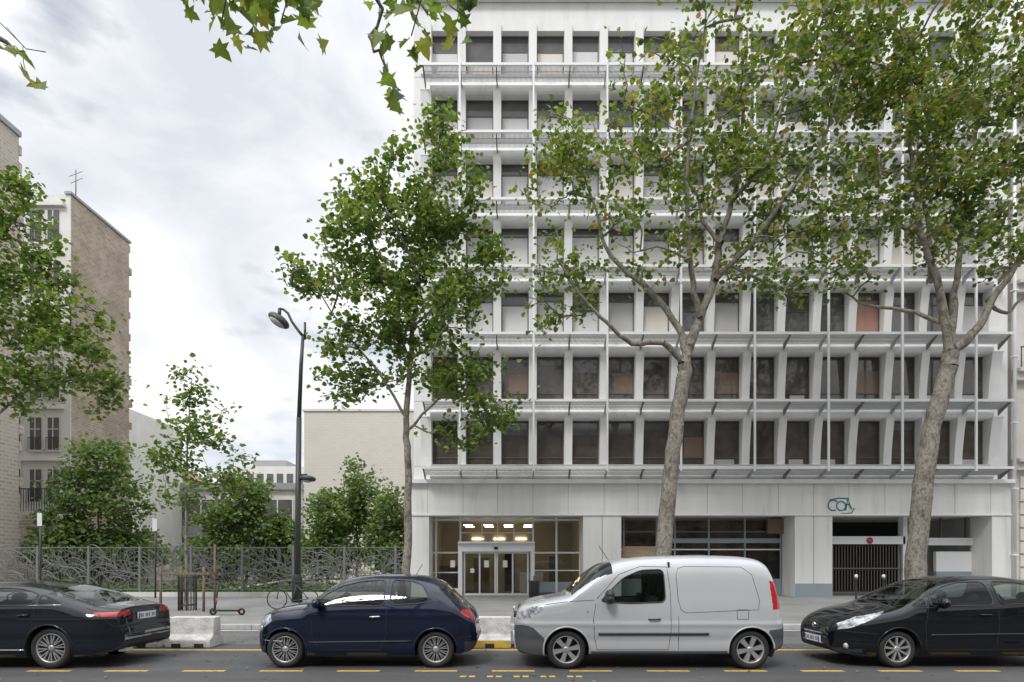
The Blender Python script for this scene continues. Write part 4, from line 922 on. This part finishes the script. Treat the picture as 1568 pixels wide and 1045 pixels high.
# ------------------------------------------------------------------ world, sun, camera
wd=bpy.data.worlds.new('World'); scene.world=wd; wd.use_nodes=True; nt=wd.node_tree; N=nt.nodes; L=nt.links
bg=N['Background']; bg.inputs['Strength'].default_value=0.12
sky=N.new('ShaderNodeTexSky'); sky.sky_type='NISHITA'; sky.sun_disc=False; sky.sun_elevation=math.radians(48); sky.sun_rotation=math.radians(205)
tc=N.new('ShaderNodeTexCoord'); mp=N.new('ShaderNodeMapping'); mp.inputs['Scale'].default_value=(1,1,1.7); mp.inputs['Location'].default_value=(0.3,0.1,0.45); L.new(tc.outputs['Generated'],mp.inputs[0])
n1=N.new('ShaderNodeTexNoise'); n1.inputs['Scale'].default_value=3.0; n1.inputs['Detail'].default_value=8; n1.inputs['Roughness'].default_value=.55; n1.inputs['Distortion'].default_value=.4; L.new(mp.outputs[0],n1.inputs['Vector'])
r1=N.new('ShaderNodeValToRGB'); e=r1.color_ramp.elements; e[0].position=.34; e[0].color=(6.3,6.6,7.25,1); e[1].position=.57; e[1].color=(9.2,9.2,9.3,1); k=e.new(.45); k.color=(7.6,7.8,8.2,1); L.new(n1.outputs['Fac'],r1.inputs[0])
n2=N.new('ShaderNodeTexNoise'); n2.inputs['Scale'].default_value=4.2; n2.inputs['Detail'].default_value=6; mp2=N.new('ShaderNodeMapping'); mp2.inputs['Location'].default_value=(5,2,1); mp2.inputs['Scale'].default_value=(1,1,2.2); L.new(tc.outputs['Generated'],mp2.inputs[0]); L.new(mp2.outputs[0],n2.inputs['Vector'])
r2=N.new('ShaderNodeValToRGB'); r2.color_ramp.elements[0].position=.32; r2.color_ramp.elements[0].color=(.5,.5,.5,1); r2.color_ramp.elements[1].position=.42; L.new(n2.outputs['Fac'],r2.inputs[0])
mx=N.new('ShaderNodeMix'); mx.data_type='RGBA'; L.new(r2.outputs[0],mx.inputs[0]); L.new(sky.outputs[0],mx.inputs[6]); L.new(r1.outputs[0],mx.inputs[7])
sp_=N.new('ShaderNodeSeparateXYZ'); L.new(tc.outputs['Generated'],sp_.inputs[0])
mr=N.new('ShaderNodeMapRange'); mr.inputs['From Min'].default_value=.65; mr.inputs['From Max'].default_value=1.0; mr.inputs['To Min'].default_value=1.0; mr.inputs['To Max'].default_value=2.6; L.new(sp_.outputs['Z'],mr.inputs['Value'])
vm=N.new('ShaderNodeVectorMath'); vm.operation='SCALE'; L.new(mx.outputs[2],vm.inputs[0]); L.new(mr.outputs[0],vm.inputs['Scale']); L.new(vm.outputs[0],bg.inputs['Color'])
sl=bpy.data.lights.new('sun','SUN'); sl.energy=2.0; sl.angle=math.radians(14); sl.color=(1,.98,.94); so=bpy.data.objects.new('sun',sl); scene.collection.objects.link(so)
el=math.radians(48); az=math.radians(205)
d=Vector((math.sin(az)*math.cos(el),math.cos(az)*math.cos(el),math.sin(el)))
so.rotation_euler=d.to_track_quat('Z','Y').to_euler()
cam=bpy.data.cameras.new('camera'); co=bpy.data.objects.new('camera',cam); scene.collection.objects.link(co); scene.camera=co
co.location=(0,0,H); co.rotation_euler=(math.radians(90),0,0); cam.sensor_width=36; cam.lens=36*F/1568; cam.shift_y=(CY-522.5)/1568; cam.clip_end=4000; cam.clip_start=.05
scene.view_settings.view_transform='Standard'; scene.view_settings.look='None'; scene.view_settings.exposure=0
